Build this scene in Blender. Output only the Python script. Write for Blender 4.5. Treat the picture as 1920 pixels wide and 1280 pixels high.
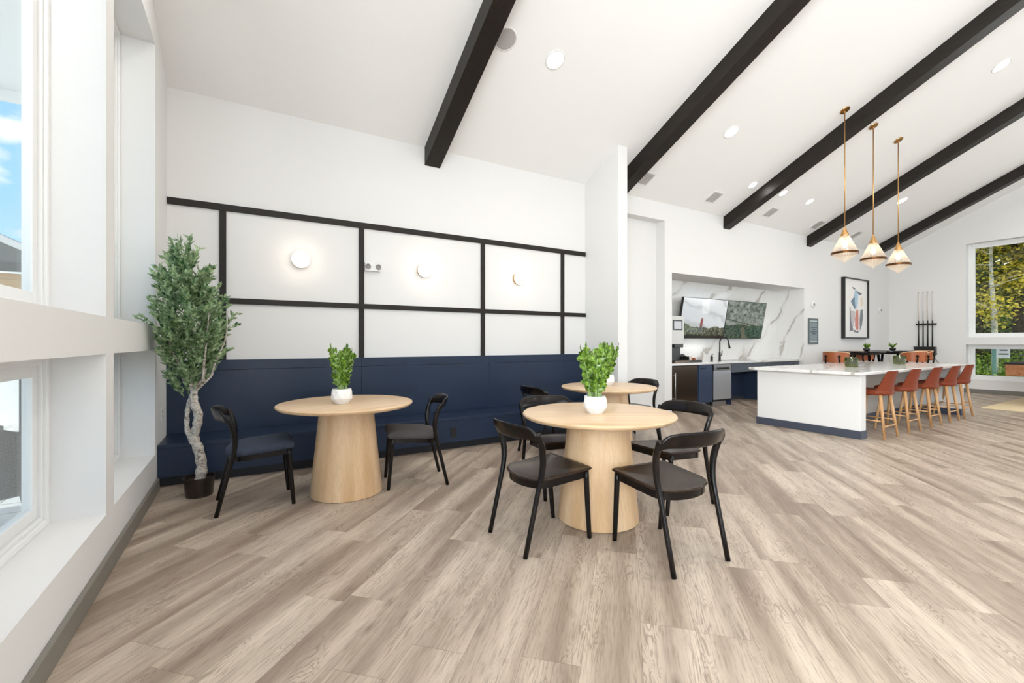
import bpy, bmesh, math, random
from mathutils import Vector, Matrix
for o in list(bpy.data.objects): bpy.data.objects.remove(o, do_unlink=True)
SC = bpy.context.scene
COL = SC.collection
PI = math.pi
def rad(d): return math.radians(d)

# ------------------------------------------------------------------ camera
cam_d = bpy.data.cameras.new('camera'); cam = bpy.data.objects.new('camera', cam_d); COL.objects.link(cam)
cam_d.sensor_width = 36; cam_d.lens = 835 / 1920 * 36; cam_d.shift_y = 2 / 1920; cam_d.clip_start = 0.02; cam_d.clip_end = 400
cam.location = (0, 0, 1.31); cam.rotation_euler = (rad(90), 0, -math.atan(496.7 / 835))
SC.camera = cam
SC.view_settings.view_transform = 'Standard'; SC.view_settings.look = 'None'
SC.view_settings.gamma = 1; SC.view_settings.use_curve_mapping = False
SC.view_settings.exposure = 0.04
# ------------------------------------------------------------------ world
W = bpy.data.worlds.new('sky'); SC.world = W; W.use_nodes = True
nt = W.node_tree; nt.nodes.clear()
def wn(t, **k):
    n = nt.nodes.new(t)
    for a, b in k.items(): setattr(n, a, b)
    return n
out = wn('ShaderNodeOutputWorld'); bg = wn('ShaderNodeBackground'); nt.links.new(bg.outputs[0], out.inputs[0])
tc = wn('ShaderNodeTexCoord'); sep = wn('ShaderNodeSeparateXYZ'); nt.links.new(tc.outputs['Generated'], sep.inputs[0])
cr = wn('ShaderNodeValToRGB'); nt.links.new(sep.outputs['Z'], cr.inputs[0])
cr.color_ramp.elements[0].position = 0.0; cr.color_ramp.elements[0].color = (.62, .83, .96, 1)
cr.color_ramp.elements[1].position = 0.60; cr.color_ramp.elements[1].color = (.86, .87, .88, 1)
e = cr.color_ramp.elements.new(.42); e.color = (.17, .50, .93, 1)
e = cr.color_ramp.elements.new(.22); e.color = (.25, .60, .96, 1)
mp = wn('ShaderNodeMapping'); mp.inputs['Scale'].default_value = (1, 1, 2.2); mp.inputs['Location'].default_value = (.35, .1, .37); nt.links.new(tc.outputs['Generated'], mp.inputs[0])
nz = wn('ShaderNodeTexNoise'); nz.inputs['Scale'].default_value = 4.5; nz.inputs['Detail'].default_value = 6; nz.inputs['Roughness'].default_value = .5; nt.links.new(mp.outputs[0], nz.inputs[0])
cl = wn('ShaderNodeValToRGB'); cl.color_ramp.elements[0].position = .60; cl.color_ramp.elements[0].color = (0, 0, 0, 1); cl.color_ramp.elements[1].position = .67; nt.links.new(nz.outputs[0], cl.inputs[0])
mx = wn('ShaderNodeMix', data_type='RGBA'); nt.links.new(cl.outputs[0], mx.inputs[0]); nt.links.new(cr.outputs[0], mx.inputs[6]); mx.inputs[7].default_value = (1, 1, 1, 1)
nt.links.new(mx.outputs[2], bg.inputs[0]); bg.inputs[1].default_value = 1.45
# ------------------------------------------------------------------ lights
def light(name, kind, loc, rot, energy, color=(1, 1, 1), **k):
    d = bpy.data.lights.new(name, kind); d.energy = energy; d.color = color
    for a, b in k.items(): setattr(d, a, b)
    o = bpy.data.objects.new(name, d); COL.objects.link(o); o.location = loc; o.rotation_euler = rot
    return o
sun = light('sun', 'SUN', (0, 0, 30), (0, 0, 0), 3.2, (1, .95, .86), angle=rad(1.2))
sun.rotation_euler = Vector((-.03, .70, -1.0)).to_track_quat('-Z', 'Y').to_euler()
# added fill lamps outside the unseen rear and side windows, standing in for daylight
REAR_Y = -6.4
for i in range(6):
    light('fill_lamp_rear', 'AREA', (0.6 + i * 2.95, REAR_Y - .55, 2.15), (rad(135), 0, 0), (48, 28, 18, 18, 30, 60)[i], (.985, .99, 1), shape='RECTANGLE', size=2.2, size_y=3.4)

light('fill_lamp_side', 'AREA', (-1.5, -3.2, 2.2), (0, rad(-120), 0), 2000, (.96, .985, 1), shape='RECTANGLE', size=3.2, size_y=5.6)
light('fill_lamp_side', 'AREA', (17.1, -2.6, 2.2), (0, rad(125), 0), 380, (.965, .98, 1), shape='RECTANGLE', size=3.2, size_y=6.4)

# ================================================================== node helpers
class NT:
    def __init__(s, name):
        s.m = bpy.data.materials.new(name); s.m.use_nodes = True; s.t = s.m.node_tree; s.t.nodes.clear()
        s.out = s.t.nodes.new('ShaderNodeOutputMaterial')
    def n(s, t, **k):
        x = s.t.nodes.new(t)
        for a, b in k.items(): setattr(x, a, b)
        return x
    def lk(s, a, b): s.t.links.new(a, b)
    def put(s, sock, v):
        if isinstance(v, bpy.types.NodeSocket): s.t.links.new(v, sock)
        elif v is not None: sock.default_value = v
    def math(s, op, a, b=None, c=None):
        x = s.n('ShaderNodeMath', operation=op); s.put(x.inputs[0], a)
        if b is not None: s.put(x.inputs[1], b)
        if c is not None: s.put(x.inputs[2], c)
        return x.outputs[0]
    def comb(s, x, y, z):
        c = s.n('ShaderNodeCombineXYZ'); s.put(c.inputs[0], x); s.put(c.inputs[1], y); s.put(c.inputs[2], z); return c.outputs[0]
    def noise(s, vec, scale=5., detail=3., rough=.5, dist=0.):
        x = s.n('ShaderNodeTexNoise'); s.put(x.inputs['Vector'], vec); x.inputs['Scale'].default_value = scale
        x.inputs['Detail'].default_value = detail; x.inputs['Roughness'].default_value = rough; x.inputs['Distortion'].default_value = dist
        return x.outputs[0]
    def ramp(s, fac, stops):
        x = s.n('ShaderNodeValToRGB'); s.put(x.inputs[0], fac); el = x.color_ramp.elements
        while len(el) < len(stops): el.new(.5)
        for e, (p, c) in zip(el, stops):
            e.position = p; e.color = (c, c, c, 1) if isinstance(c, (int, float)) else (*c, 1)
        return x.outputs[0]
    def mix(s, f, a, b, bt='MIX'):
        x = s.n('ShaderNodeMix', data_type='RGBA', blend_type=bt); s.put(x.inputs[0], f)
        for i, v in ((6, a), (7, b)):
            s.put(x.inputs[i], v if isinstance(v, bpy.types.NodeSocket) else (*v, 1))
        return x.outputs[2]
    def obj(s): return s.n('ShaderNodeTexCoord').outputs['Object']
    def bsdf(s, col, rough=.5, metal=0., bump=None, bstr=.1, bdist=.002, spec=.5, **k):
        b = s.n('ShaderNodeBsdfPrincipled')
        s.put(b.inputs['Base Color'], col if isinstance(col, bpy.types.NodeSocket) else (*col, 1))
        s.put(b.inputs['Roughness'], rough); b.inputs['Metallic'].default_value = metal
        b.inputs['Specular IOR Level'].default_value = spec
        for a, v in k.items(): s.put(b.inputs[a.replace('_', ' ')], v)
        if bump is not None:
            u = s.n('ShaderNodeBump'); u.inputs['Strength'].default_value = bstr; u.inputs['Distance'].default_value = bdist
            s.put(u.inputs['Height'], bump); s.lk(u.outputs[0], b.inputs['Normal'])
        s.lk(b.outputs[0], s.out.inputs[0]); return b
def srgb(r, g, b):
    f = lambda c: (c / 255 / 12.92) if c / 255 <= .04045 else ((c / 255 + .055) / 1.055) ** 2.4
    return (f(r), f(g), f(b))
def simple(name, col, rough=.5, metal=0., nscale=30., namt=.06, bstr=.05, spec=.5, **k):
    t = NT(name); nn = t.noise(t.obj(), nscale, 3)
    lo = tuple(c * (1 - namt) for c in col); hi = tuple(min(1, c * (1 + namt)) for c in col)
    t.bsdf(t.mix(nn, lo, hi), rough, metal, bump=nn, bstr=bstr, spec=spec, **k); return t.m
def emissive(name, col, strength):
    t = NT(name); e = t.n('ShaderNodeEmission'); e.inputs[0].default_value = (*col, 1); e.inputs[1].default_value = strength
    t.lk(e.outputs[0], t.out.inputs[0]); return t.m

M = {}
M['paint'] = simple('white_paint', (.79, .78, .77), .62, nscale=60, namt=.012, bstr=.02, spec=.25)
M['ceiling'] = simple('ceiling_paint', (.88, .87, .86), .75, nscale=60, namt=.01, bstr=.02, spec=.2)
M['sill'] = simple('satin_white_paint', (.84, .835, .82), .4, nscale=40, namt=.01, bstr=.01, spec=.35)
M['vinyl'] = simple('white_vinyl', (.86, .86, .85), .35, nscale=40, namt=.01, bstr=.01)
M['base_grey'] = simple('grey_base_paint', srgb(122, 118, 110), .4, nscale=20, namt=.03)
M['base_slate'] = simple('slate_base_paint', srgb(66, 72, 86), .4, nscale=20, namt=.03)
M['batten'] = simple('dark_bronze_paint', srgb(36, 31, 28), .5, nscale=50, namt=.08, spec=.3)
def beam_mat():
    t = NT('dark_stained_beam'); co = t.obj(); s = t.n('ShaderNodeSeparateXYZ'); t.lk(co, s.inputs[0])
    v = t.comb(t.math('MULTIPLY', s.outputs[0], 40), t.math('MULTIPLY', s.outputs[1], 1.5), t.math('MULTIPLY', s.outputs[2], 40))
    g = t.noise(v, 1, 4, .6); t.bsdf(t.ramp(g, [(.3, srgb(24, 19, 16)), (.7, srgb(36, 30, 26))]), .45, bump=g, bstr=.15, spec=.3); return t.m
M['beam'] = beam_mat()
def floor_mat():
    t = NT('oak_plank_floor'); g = t.n('ShaderNodeNewGeometry'); s = t.n('ShaderNodeSeparateXYZ'); t.lk(g.outputs['Position'], s.inputs[0])
    x, y = s.outputs[0], s.outputs[1]; Wd, L = .2415, 1.22
    q = t.math('MULTIPLY', t.math('SUBTRACT', x, y), .70711); p = t.math('MULTIPLY', t.math('ADD', x, y), .70711)
    qw = t.math('DIVIDE', t.math('SUBTRACT', q, .068), Wd); row = t.math('FLOOR', qw)
    off = t.math('ADD', t.math('MULTIPLY', t.math('MULTIPLY', row, row), .28172362), t.math('ADD', t.math('MULTIPLY', row, .70921411), .77809297))
    pl = t.math('SUBTRACT', t.math('DIVIDE', p, L), off); colm = t.math('FLOOR', pl)
    wn_ = t.n('ShaderNodeTexWhiteNoise', noise_dimensions='2D'); t.lk(t.comb(row, colm, 0), wn_.inputs['Vector'])
    r1 = wn_.outputs['Value']; sc = t.n('ShaderNodeSeparateColor'); t.lk(wn_.outputs['Color'], sc.inputs[0])
    r2, r3 = sc.outputs[1], sc.outputs[2]
    fq = t.math('FRACT', qw); fp = t.math('FRACT', pl)
    eq = t.math('MULTIPLY', t.math('MINIMUM', fq, t.math('SUBTRACT', 1, fq)), Wd); ep = t.math('MULTIPLY', t.math('MINIMUM', fp, t.math('SUBTRACT', 1, fp)), L)
    seam = t.math('LESS_THAN', t.math('MINIMUM', eq, ep), .0011)
    o = t.math('MULTIPLY', r1, 40); o2 = t.math('MULTIPLY', r2, 17)
    # broad tonal bands inside a plank
    b1 = t.noise(t.comb(t.math('ADD', t.math('MULTIPLY', p, .5), o), t.math('ADD', t.math('MULTIPLY', q, 6.5), o2), r3), 1, 1.2, .5)
    # cathedral figure : contour lines of a stretched smooth noise
    h = t.noise(t.comb(t.math('ADD', t.math('MULTIPLY', p, 1.5), o2), t.math('ADD', t.math('MULTIPLY', q, 9), o), 3.), 1, 3.0, .45, .5)
    cath = t.math('SINE', t.math('MULTIPLY', h, 150))
    fig = t.noise(t.comb(t.math('ADD', t.math('MULTIPLY', p, 2.2), o), t.math('ADD', t.math('MULTIPLY', q, 9), o2), 9.), 1, 2, .5)
    figm = t.ramp(fig, [(.48, 0.), (.62, 1.)])
    fine = t.noise(t.comb(t.math('ADD', t.math('MULTIPLY', p, 7), o), t.math('MULTIPLY', q, 120), r2), 1, 3, .65)
    mott = t.noise(t.comb(t.math('ADD', t.math('MULTIPLY', p, 3), o), t.math('ADD', t.math('MULTIPLY', q, 22), o2), 1.), 1, 4, .6)
    base = t.ramp(b1, [(.30, srgb(132, 115, 101)), (.42, srgb(158, 141, 126)), (.54, srgb(182, 166, 150)), (.70, srgb(203, 188, 171))])
    c = t.mix(t.math('MULTIPLY', r1, .30), base, t.mix(r3, srgb(156, 140, 126), srgb(216, 204, 188)))
    c = t.mix(t.math('MULTIPLY', t.math('MULTIPLY', figm, t.ramp(cath, [(.1, 0.), (.9, 1.)])), .50), c, srgb(112, 94, 80))
    c = t.mix(t.ramp(fine, [(.34, .46), (.50, 0.)]), c, srgb(118, 100, 86))
    c = t.mix(t.ramp(fine, [(.55, 0.), (.75, .12)]), c, srgb(228, 215, 197))
    c = t.mix(t.ramp(mott, [(.30, .28), (.48, 0.)]), c, srgb(132, 116, 102))
    kn = t.n('ShaderNodeTexVoronoi', feature='F1'); t.lk(t.comb(t.math('MULTIPLY', p, 1.6), t.math('MULTIPLY', q, 4.1), 0), kn.inputs['Vector']); kn.inputs['Scale'].default_value = 1.
    c = t.mix(t.ramp(kn.outputs['Distance'], [(.02, .6), (.07, .18), (.12, 0.)]), c, srgb(96, 78, 64))
    c = t.mix(t.math('MULTIPLY', seam, .55), c, srgb(88, 72, 58))
    hgt = t.math('SUBTRACT', t.math('MULTIPLY', fine, .5), seam)
    t.bsdf(c, t.ramp(fine, [(.3, .46), (.7, .34)]), bump=hgt, bstr=.18, bdist=.0015, spec=.42); return t.m
M['floor'] = floor_mat()
def wood(name, lo, mid, hi, axis='z', fs=1., rough=.42, figure=110, famt=.35, spec=.5):
    t = NT(name); s = t.n('ShaderNodeSeparateXYZ'); t.lk(t.obj(), s.inputs[0]); X, Y, Z = s.outputs
    a, b, c3 = {'z': (Z, X, Y), 'x': (X, Y, Z), 'y': (Y, X, Z)}[axis]
    b = t.math('MULTIPLY', b, fs); c3 = t.math('MULTIPLY', c3, fs); a_ = t.math('MULTIPLY', a, fs)
    h = t.noise(t.comb(t.math('MULTIPLY', a_, .9), t.math('MULTIPLY', b, 5), t.math('MULTIPLY', c3, 5)), 1, 2.5, .45, .4)
    cath = t.ramp(t.math('SINE', t.math('MULTIPLY', h, figure)), [(.2, 0.), (.95, 1.)])
    fine = t.noise(t.comb(t.math('MULTIPLY', a_, 6), t.math('MULTIPLY', b, 130), t.math('MULTIPLY', c3, 130)), 1, 3, .6)
    band = t.noise(t.comb(t.math('MULTIPLY', a_, .5), t.math('MULTIPLY', b, 9), t.math('MULTIPLY', c3, 9)), 1, 2, .5)
    col = t.ramp(band, [(.3, lo), (.5, mid), (.72, hi)])
    col = t.mix(t.math('MULTIPLY', cath, famt * .6), col, lo)
    col = t.mix(t.ramp(fine, [(.35, famt), (.6, 0.)]), col, tuple(v * .8 for v in lo))
    t.bsdf(col, rough, bump=fine, bstr=.05, spec=spec); return t.m
M['oak'] = wood('light_oak', srgb(205, 168, 126), srgb(222, 188, 148), srgb(232, 203, 166), 'z', famt=.30)
M['oak_top'] = wood('light_oak_top', srgb(206, 172, 132), srgb(222, 190, 152), srgb(231, 203, 168), 'x', famt=.22, rough=.3)
M['stool_wood'] = wood('stool_oak', srgb(176, 128, 82), srgb(200, 154, 106), srgb(218, 176, 130), 'z', fs=2, famt=.25)
M['black_wood'] = wood('black_brown_stained_ash', srgb(10, 6, 5), srgb(20, 13, 11), srgb(38, 26, 20), 'y', fs=2, rough=.25, famt=.5, spec=.28)
M['black_leg'] = wood('black_brown_stained_leg', srgb(9, 7, 6), srgb(18, 14, 13), srgb(34, 27, 24), 'z', fs=2, rough=.27, famt=.5, spec=.3)
M['seat_wood'] = wood('dark_brown_seat_veneer', srgb(32, 21, 15), srgb(46, 32, 23), srgb(62, 45, 33), 'y', fs=1.5, rough=.27, famt=.2, spec=.3)
def fabric(name, lo, hi, sc=900):
    t = NT(name); o = t.obj(); a = t.noise(o, sc, 2, .6); s = t.n('ShaderNodeSeparateXYZ'); t.lk(o, s.inputs[0])
    w = t.noise(t.comb(t.math('MULTIPLY', s.outputs[0], 300), t.math('MULTIPLY', s.outputs[1], 30), 0), 1, 2)
    t.bsdf(t.mix(t.math('MULTIPLY', t.math('ADD', a, w), .5), lo, hi), .9, bump=a, bstr=.3, spec=.2); return t.m
M['blue_fabric'] = fabric('slate_blue_woven_fabric', srgb(38, 44, 56), srgb(76, 84, 100))
M['grey_fabric'] = fabric('charcoal_woven_fabric', srgb(58, 56, 58), srgb(92, 88, 88))
M['navy'] = simple('navy_painted_panel', srgb(28, 43, 66), .36, nscale=8, namt=.08, bstr=.03, spec=.4)
M['navy_dark'] = simple('navy_black_toe_kick', srgb(20, 24, 32), .5, nscale=8, namt=.08)
M['cab_blue'] = simple('blue_cabinet_paint', srgb(52, 66, 92), .4, nscale=10, namt=.05)
M['cab_grey'] = simple('blue_grey_drawer_paint', srgb(84, 92, 102), .4, nscale=10, namt=.05)
M['island_white'] = simple('island_white_laminate', (.80, .79, .775), .45, nscale=30, namt=.01)
M['taupe'] = simple('taupe_underside_panel', srgb(190, 182, 172), .5, nscale=30, namt=.02)
def marble():
    t = NT('white_veined_marble'); g = t.n('ShaderNodeNewGeometry'); s = t.n('ShaderNodeSeparateXYZ'); t.lk(g.outputs['Position'], s.inputs[0]); X, Y, Z = s.outputs
    # slabs book-matched around x = 9.3 on the back wall, veins climbing to the right
    Yd = t.math('MULTIPLY', Y, 1.6)
    a = t.math('ADD', t.math('SUBTRACT', t.math('MULTIPLY', Z, .75), t.math('MULTIPLY', X, .52)), Yd)
    v = t.comb(t.math('MULTIPLY', X, .8), t.math('MULTIPLY', Yd, .8), t.math('MULTIPLY', Z, .8))
    n1 = t.noise(v, 1.4, 5, .55); n2 = t.noise(v, 6, 5, .6)
    ph = t.math('ADD', t.math('MULTIPLY', a, 1.25), t.math('MULTIPLY', n1, 1.25)); ph = t.math('ADD', ph, t.math('MULTIPLY', n2, .12))
    d = t.math('ABSOLUTE', t.math('SUBTRACT', t.math('FRACT', ph), .5))
    vein = t.ramp(d, [(.0, .75), (.036, .9), (.052, .3), (.08, .1), (.2, 0.)])
    ph2 = t.math('ADD', t.math('MULTIPLY', a, 4.1), t.math('MULTIPLY', n1, 3.2)); d2 = t.math('ABSOLUTE', t.math('SUBTRACT', t.math('FRACT', ph2), .5))
    thin = t.ramp(d2, [(.0, .28), (.012, .18), (.03, 0.)])
    brk = t.ramp(t.noise(v, 2.3, 2, .5), [(.40, .25), (.55, 1.)])
    m = t.math('MAXIMUM', t.math('MULTIPLY', vein, brk), t.math('MULTIPLY', thin, brk))
    gr = t.noise(v, 40, 4, .6)
    c = t.mix(m, t.mix(t.noise(v, 1.1, 3), (.79, .775, .755), (.84, .83, .815)), t.mix(gr, srgb(150, 141, 132), srgb(190, 183, 175)))
    t.bsdf(c, .12, spec=.5); return t.m
M['marble'] = marble()
M['steel'] = simple('brushed_steel', srgb(188, 190, 194), .28, 1., nscale=80, namt=.04)
M['steel_dark'] = simple('dark_stainless_steel', srgb(120, 108, 98), .25, 1., nscale=40, namt=.08)
M['black_metal'] = simple('matte_black_metal', srgb(20, 20, 21), .4, nscale=40, namt=.1)
M['black_plastic'] = simple('black_plastic', srgb(26, 25, 25), .35, nscale=40, namt=.08)
M['white_plastic'] = simple('white_plastic', (.80, .79, .78), .35, nscale=60, namt=.01)
M['grey_plastic'] = simple('grey_plastic', srgb(140, 135, 130), .4, nscale=60, namt=.03)
M['silver_plastic'] = simple('silver_grey_casing', srgb(200, 198, 195), .3, nscale=60, namt=.02)
M['brass'] = simple('aged_brass', srgb(192, 150, 98), .3, 1., nscale=25, namt=.1)
M['bronze'] = simple('dark_bronze_band', srgb(96, 62, 34), .35, 1., nscale=25, namt=.1)
M['cue_shaft'] = simple('pale_cue_shaft', srgb(222, 210, 200), .4)
M['leather'] = simple('rust_leather', srgb(122, 55, 32), .5, nscale=120, namt=.08, bstr=.12, spec=.25)
M['tan_leather'] = simple('tan_leather', srgb(170, 92, 48), .45, nscale=120, namt=.08, bstr=.1)
M['pale_wood'] = simple('pale_wood_edge', srgb(232, 196, 158), .45, nscale=60, namt=.04)
M['ceramic'] = simple('matte_white_ceramic', (.84, .83, .825), .35, nscale=30, namt=.01)
M['soil'] = simple('dark_soil', srgb(46, 36, 28), .95, nscale=200, namt=.4, bstr=.6)
M['vent'] = simple('vent_grey', srgb(186, 182, 178), .5, nscale=30, namt=.02)
M['speaker'] = simple('speaker_mesh_grey', srgb(172, 168, 166), .6, nscale=400, namt=.1)
M['bulb'] = emissive('warm_bulb', (1., .80, .55), 14)
M['globe'] = emissive('sconce_globe_glow', (1., .91, .78), 3.0)
M['down'] = emissive('downlight_lens_glow', (1., .97, .92), 4.0)
M['canvas'] = simple('tan_parquet_mat', srgb(224, 206, 168), .9, nscale=90, namt=.08, bstr=.2)
M['felt'] = simple('felt_black_cover', srgb(22, 22, 24), .8, nscale=200, namt=.1)
M['table_wood'] = wood('walnut_rail', srgb(140, 92, 60), srgb(165, 112, 76), srgb(186, 134, 96), 'x', fs=1.5)
M['pavers'] = None
def glass_mat(name, tint, gloss=.08, rough=0.0, tr=1.0):
    t = NT(name); a = t.n('ShaderNodeBsdfTransparent'); a.inputs[0].default_value = (*tint, 1)
    g = t.n('ShaderNodeBsdfGlossy'); g.inputs['Roughness'].default_value = rough
    f = t.n('ShaderNodeLayerWeight'); f.inputs[0].default_value = .35
    k = t.math('ADD', t.math('MULTIPLY', f.outputs['Fresnel'], .35), gloss * .3)
    m = t.n('ShaderNodeMixShader'); t.lk(k, m.inputs[0]); t.lk(a.outputs[0], m.inputs[1]); t.lk(g.outputs[0], m.inputs[2]); t.lk(m.outputs[0], t.out.inputs[0]); return t.m
M['glass'] = glass_mat('clear_window_glass', (.97, .985, .98), .02)
M['green_glass'] = glass_mat('smoky_green_glass', srgb(186, 196, 118), .35)
def ribbed_glass():
    t = NT('ribbed_pendant_glass'); a = t.n('ShaderNodeBsdfTransparent'); a.inputs[0].default_value = (.97, .94, .90, 1)
    g = t.n('ShaderNodeBsdfGlossy'); g.inputs['Roughness'].default_value = .12
    tl = t.n('ShaderNodeBsdfTranslucent'); tl.inputs[0].default_value = (.95, .88, .80, 1)
    s = t.n('ShaderNodeSeparateXYZ'); t.lk(t.obj(), s.inputs[0]); an = t.math('ARCTAN2', s.outputs[1], s.outputs[0])
    rib = t.ramp(t.math('SINE', t.math('MULTIPLY', an, 48)), [(.2, .45), (.9, .8)])
    m1 = t.n('ShaderNodeMixShader'); t.lk(rib, m1.inputs[0]); t.lk(a.outputs[0], m1.inputs[1]); t.lk(tl.outputs[0], m1.inputs[2])
    m2 = t.n('ShaderNodeMixShader'); m2.inputs[0].default_value = .12; t.lk(m1.outputs[0], m2.inputs[1]); t.lk(g.outputs[0], m2.inputs[2]); t.lk(m2.outputs[0], t.out.inputs[0]); return t.m
M['ribbed'] = ribbed_glass()
def leaf(name, c1, c2, rough=.4, trans=.25, sc=9.):
    t = NT(name); n = t.noise(t.obj(), sc, 3, .6); col = t.ramp(n, [(.32, c1), (.52, tuple(c1[i] * .5 + c2[i] * .5 for i in range(3))), (.68, c2)])
    b = t.n('ShaderNodeBsdfPrincipled'); t.lk(col, b.inputs['Base Color']); b.inputs['Roughness'].default_value = rough
    tl = t.n('ShaderNodeBsdfTranslucent'); t.lk(col, tl.inputs[0]); m = t.n('ShaderNodeMixShader'); m.inputs[0].default_value = trans
    t.lk(b.outputs[0], m.inputs[1]); t.lk(tl.outputs[0], m.inputs[2]); t.lk(m.outputs[0], t.out.inputs[0]); return t.m
M['olive_leaf'] = leaf('olive_leaf', srgb(36, 92, 46), srgb(206, 226, 178), .24, .35, 24)
M['zz_leaf'] = leaf('glossy_green_leaf', srgb(16, 56, 12), srgb(160, 200, 76), .22, .25, 40)
M['zz_stem'] = simple('pale_green_stem', srgb(150, 176, 110), .45, nscale=40)
def bark(name, c1, c2, sc=14):
    t = NT(name); s = t.n('ShaderNodeSeparateXYZ'); t.lk(t.obj(), s.inputs[0])
    n = t.noise(t.comb(s.outputs[0], s.outputs[1], t.math('MULTIPLY', s.outputs[2], 1.6)), sc, 4, .6, 1.5)
    t.bsdf(t.ramp(n, [(.32, c1), (.55, c2)]), .8, bump=n, bstr=.7, bdist=.01, spec=.2); return t.m
M['olive_bark'] = bark('pale_knotted_bark', srgb(108, 94, 80), srgb(206, 198, 188), 22)
M['bark_pale'] = bark('pale_tree_bark', srgb(120, 112, 98), srgb(214, 206, 190), 5)
M['bark_dark'] = bark('dark_tree_bark', srgb(52, 42, 34), srgb(104, 88, 72), 5)
M['plastic_pot'] = simple('black_nursery_pot', srgb(40, 30, 25), .3, nscale=30, namt=.05)

# ================================================================== mesh helpers
def new(): return bmesh.new()
def box(bm, x0, x1, y0, y1, z0, z1, bev=0., mat=None):
    r = bmesh.ops.create_cube(bm, size=1.0); vs = r['verts']
    for v in vs:
        v.co = Vector(((x0 + x1) / 2 + v.co.x * (x1 - x0), (y0 + y1) / 2 + v.co.y * (y1 - y0), (z0 + z1) / 2 + v.co.z * (z1 - z0)))
    if bev > 0:
        es = list({e for v in vs for e in v.link_edges})
        rr = bmesh.ops.bevel(bm, geom=es, offset=bev, segments=2, profile=.5, affect='EDGES')
        vs = list({v for f in rr['faces'] for v in f.verts} | {v for v in vs if v.is_valid})
    if mat is not None:
        for v in vs: v.co = mat @ v.co
    return vs
def quad(bm, pts):
    vs = [bm.verts.new(p) for p in pts]; return bm.faces.new(vs)
def prism(bm, poly, lo, hi, axis='z'):
    f = {'z': lambda a, b, h: (a, b, h), 'y': lambda a, b, h: (a, h, b), 'x': lambda a, b, h: (h, a, b)}[axis]
    A = [bm.verts.new(f(a, b, lo)) for a, b in poly]; B = [bm.verts.new(f(a, b, hi)) for a, b in poly]
    n = len(poly); bm.faces.new(A[::-1]); bm.faces.new(B)
    for i in range(n): bm.faces.new((A[i], A[(i + 1) % n], B[(i + 1) % n], B[i]))
    return A + B
def lathe(bm, prof, n=32, c=(0, 0, 0), cap=True):
    rings = []
    for r, z in prof:
        if r < 1e-5: rings.append([bm.verts.new((c[0], c[1], c[2] + z))])
        else: rings.append([bm.verts.new((c[0] + r * math.cos(2 * PI * i / n), c[1] + r * math.sin(2 * PI * i / n), c[2] + z)) for i in range(n)])
    for a, b in zip(rings, rings[1:]):
        if len(a) == 1 and len(b) == 1: continue
        for i in range(n):
            j = (i + 1) % n
            if len(a) == 1: bm.faces.new((a[0], b[j], b[i]))
            elif len(b) == 1: bm.faces.new((a[i], a[j], b[0]))
            else: bm.faces.new((a[i], a[j], b[j], b[i]))
    if cap:
        if len(rings[0]) > 1: bm.faces.new(rings[0][::-1])
        if len(rings[-1]) > 1: bm.faces.new(rings[-1])
def spline(pts, n):
    P = [Vector(p) for p in pts]; P = [P[0] * 2 - P[1]] + P + [P[-1] * 2 - P[-2]]; o = []
    for i in range(1, len(P) - 2):
        for k in range(n):
            t = k / n; a, b, c, d = P[i - 1], P[i], P[i + 1], P[i + 2]
            o.append(.5 * ((2 * b) + (c - a) * t + (2 * a - 5 * b + 4 * c - d) * t * t + (3 * b - a - 3 * c + d) * t ** 3))
    o.append(P[-2].copy()); return o
def lerp(a, b, t): return a + (b - a) * t
def sval(vals, t):
    x = t * (len(vals) - 1); i = min(int(x), len(vals) - 2); return lerp(vals[i], vals[i + 1], x - i)
def tube(bm, pts, radii, n=10, rb=None, up=None, cap=True):
    pts = [Vector(p) for p in pts]; m = len(pts)
    if isinstance(radii, (int, float)): radii = [radii] * m
    if len(radii) != m: radii = [sval(radii, i / (m - 1)) for i in range(m)]
    if rb is not None and len(rb) != m: rb = [sval(rb, i / (m - 1)) for i in range(m)]
    T = []
    for i in range(m): T.append((pts[min(i + 1, m - 1)] - pts[max(i - 1, 0)]).normalized())
    u = Vector(up) if up else (Vector((0, 0, 1)) if abs(T[0].z) < .9 else Vector((1, 0, 0)))
    u = (u - T[0] * u.dot(T[0])).normalized(); prev = None
    for i in range(m):
        u = (u - T[i] * u.dot(T[i])).normalized(); w = T[i].cross(u); ra = radii[i]; r2 = rb[i] if rb else ra
        ring = [bm.verts.new(pts[i] + u * (ra * math.cos(2 * PI * k / n)) + w * (r2 * math.sin(2 * PI * k / n))) for k in range(n)]
        if prev:
            for k in range(n): bm.faces.new((prev[k], prev[(k + 1) % n], ring[(k + 1) % n], ring[k]))
        elif cap: bm.faces.new(ring[::-1])
        prev = ring
    if cap: bm.faces.new(prev)
def obj(name, bm, mat, parent=None, smooth=False, loc=None, auto=None, label=None, keep_normals=False):
    if not keep_normals: bmesh.ops.recalc_face_normals(bm, faces=bm.faces)
    me = bpy.data.meshes.new(name); bm.to_mesh(me); bm.free()
    me.materials.append(mat)
    if smooth or auto:
        for f in me.polygons: f.use_smooth = True
        if auto:
            try: me.set_sharp_from_angle(angle=rad(auto))
            except Exception: pass
    o = bpy.data.objects.new(name, me); COL.objects.link(o)
    if parent: o.parent = parent
    if loc: o.location = loc
    if label: o['label'] = label
    return o
def struct(name, bm, mat, parent=None, **k):
    o = obj(name, bm, mat, parent, **k)
    if not parent: o['kind'] = 'structure'
    return o
def tag(o, label, cat, group=None):
    o['label'] = label; o['category'] = cat
    if group: o['group'] = group
    return o
def thing(name, label, cat, loc=(0, 0, 0), rz=0., group=None):
    o = bpy.data.objects.new(name, None); o.empty_display_size = .1; COL.objects.link(o); o.location = loc; o.rotation_euler = (0, 0, rz)
    return tag(o, label, cat, group)
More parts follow.
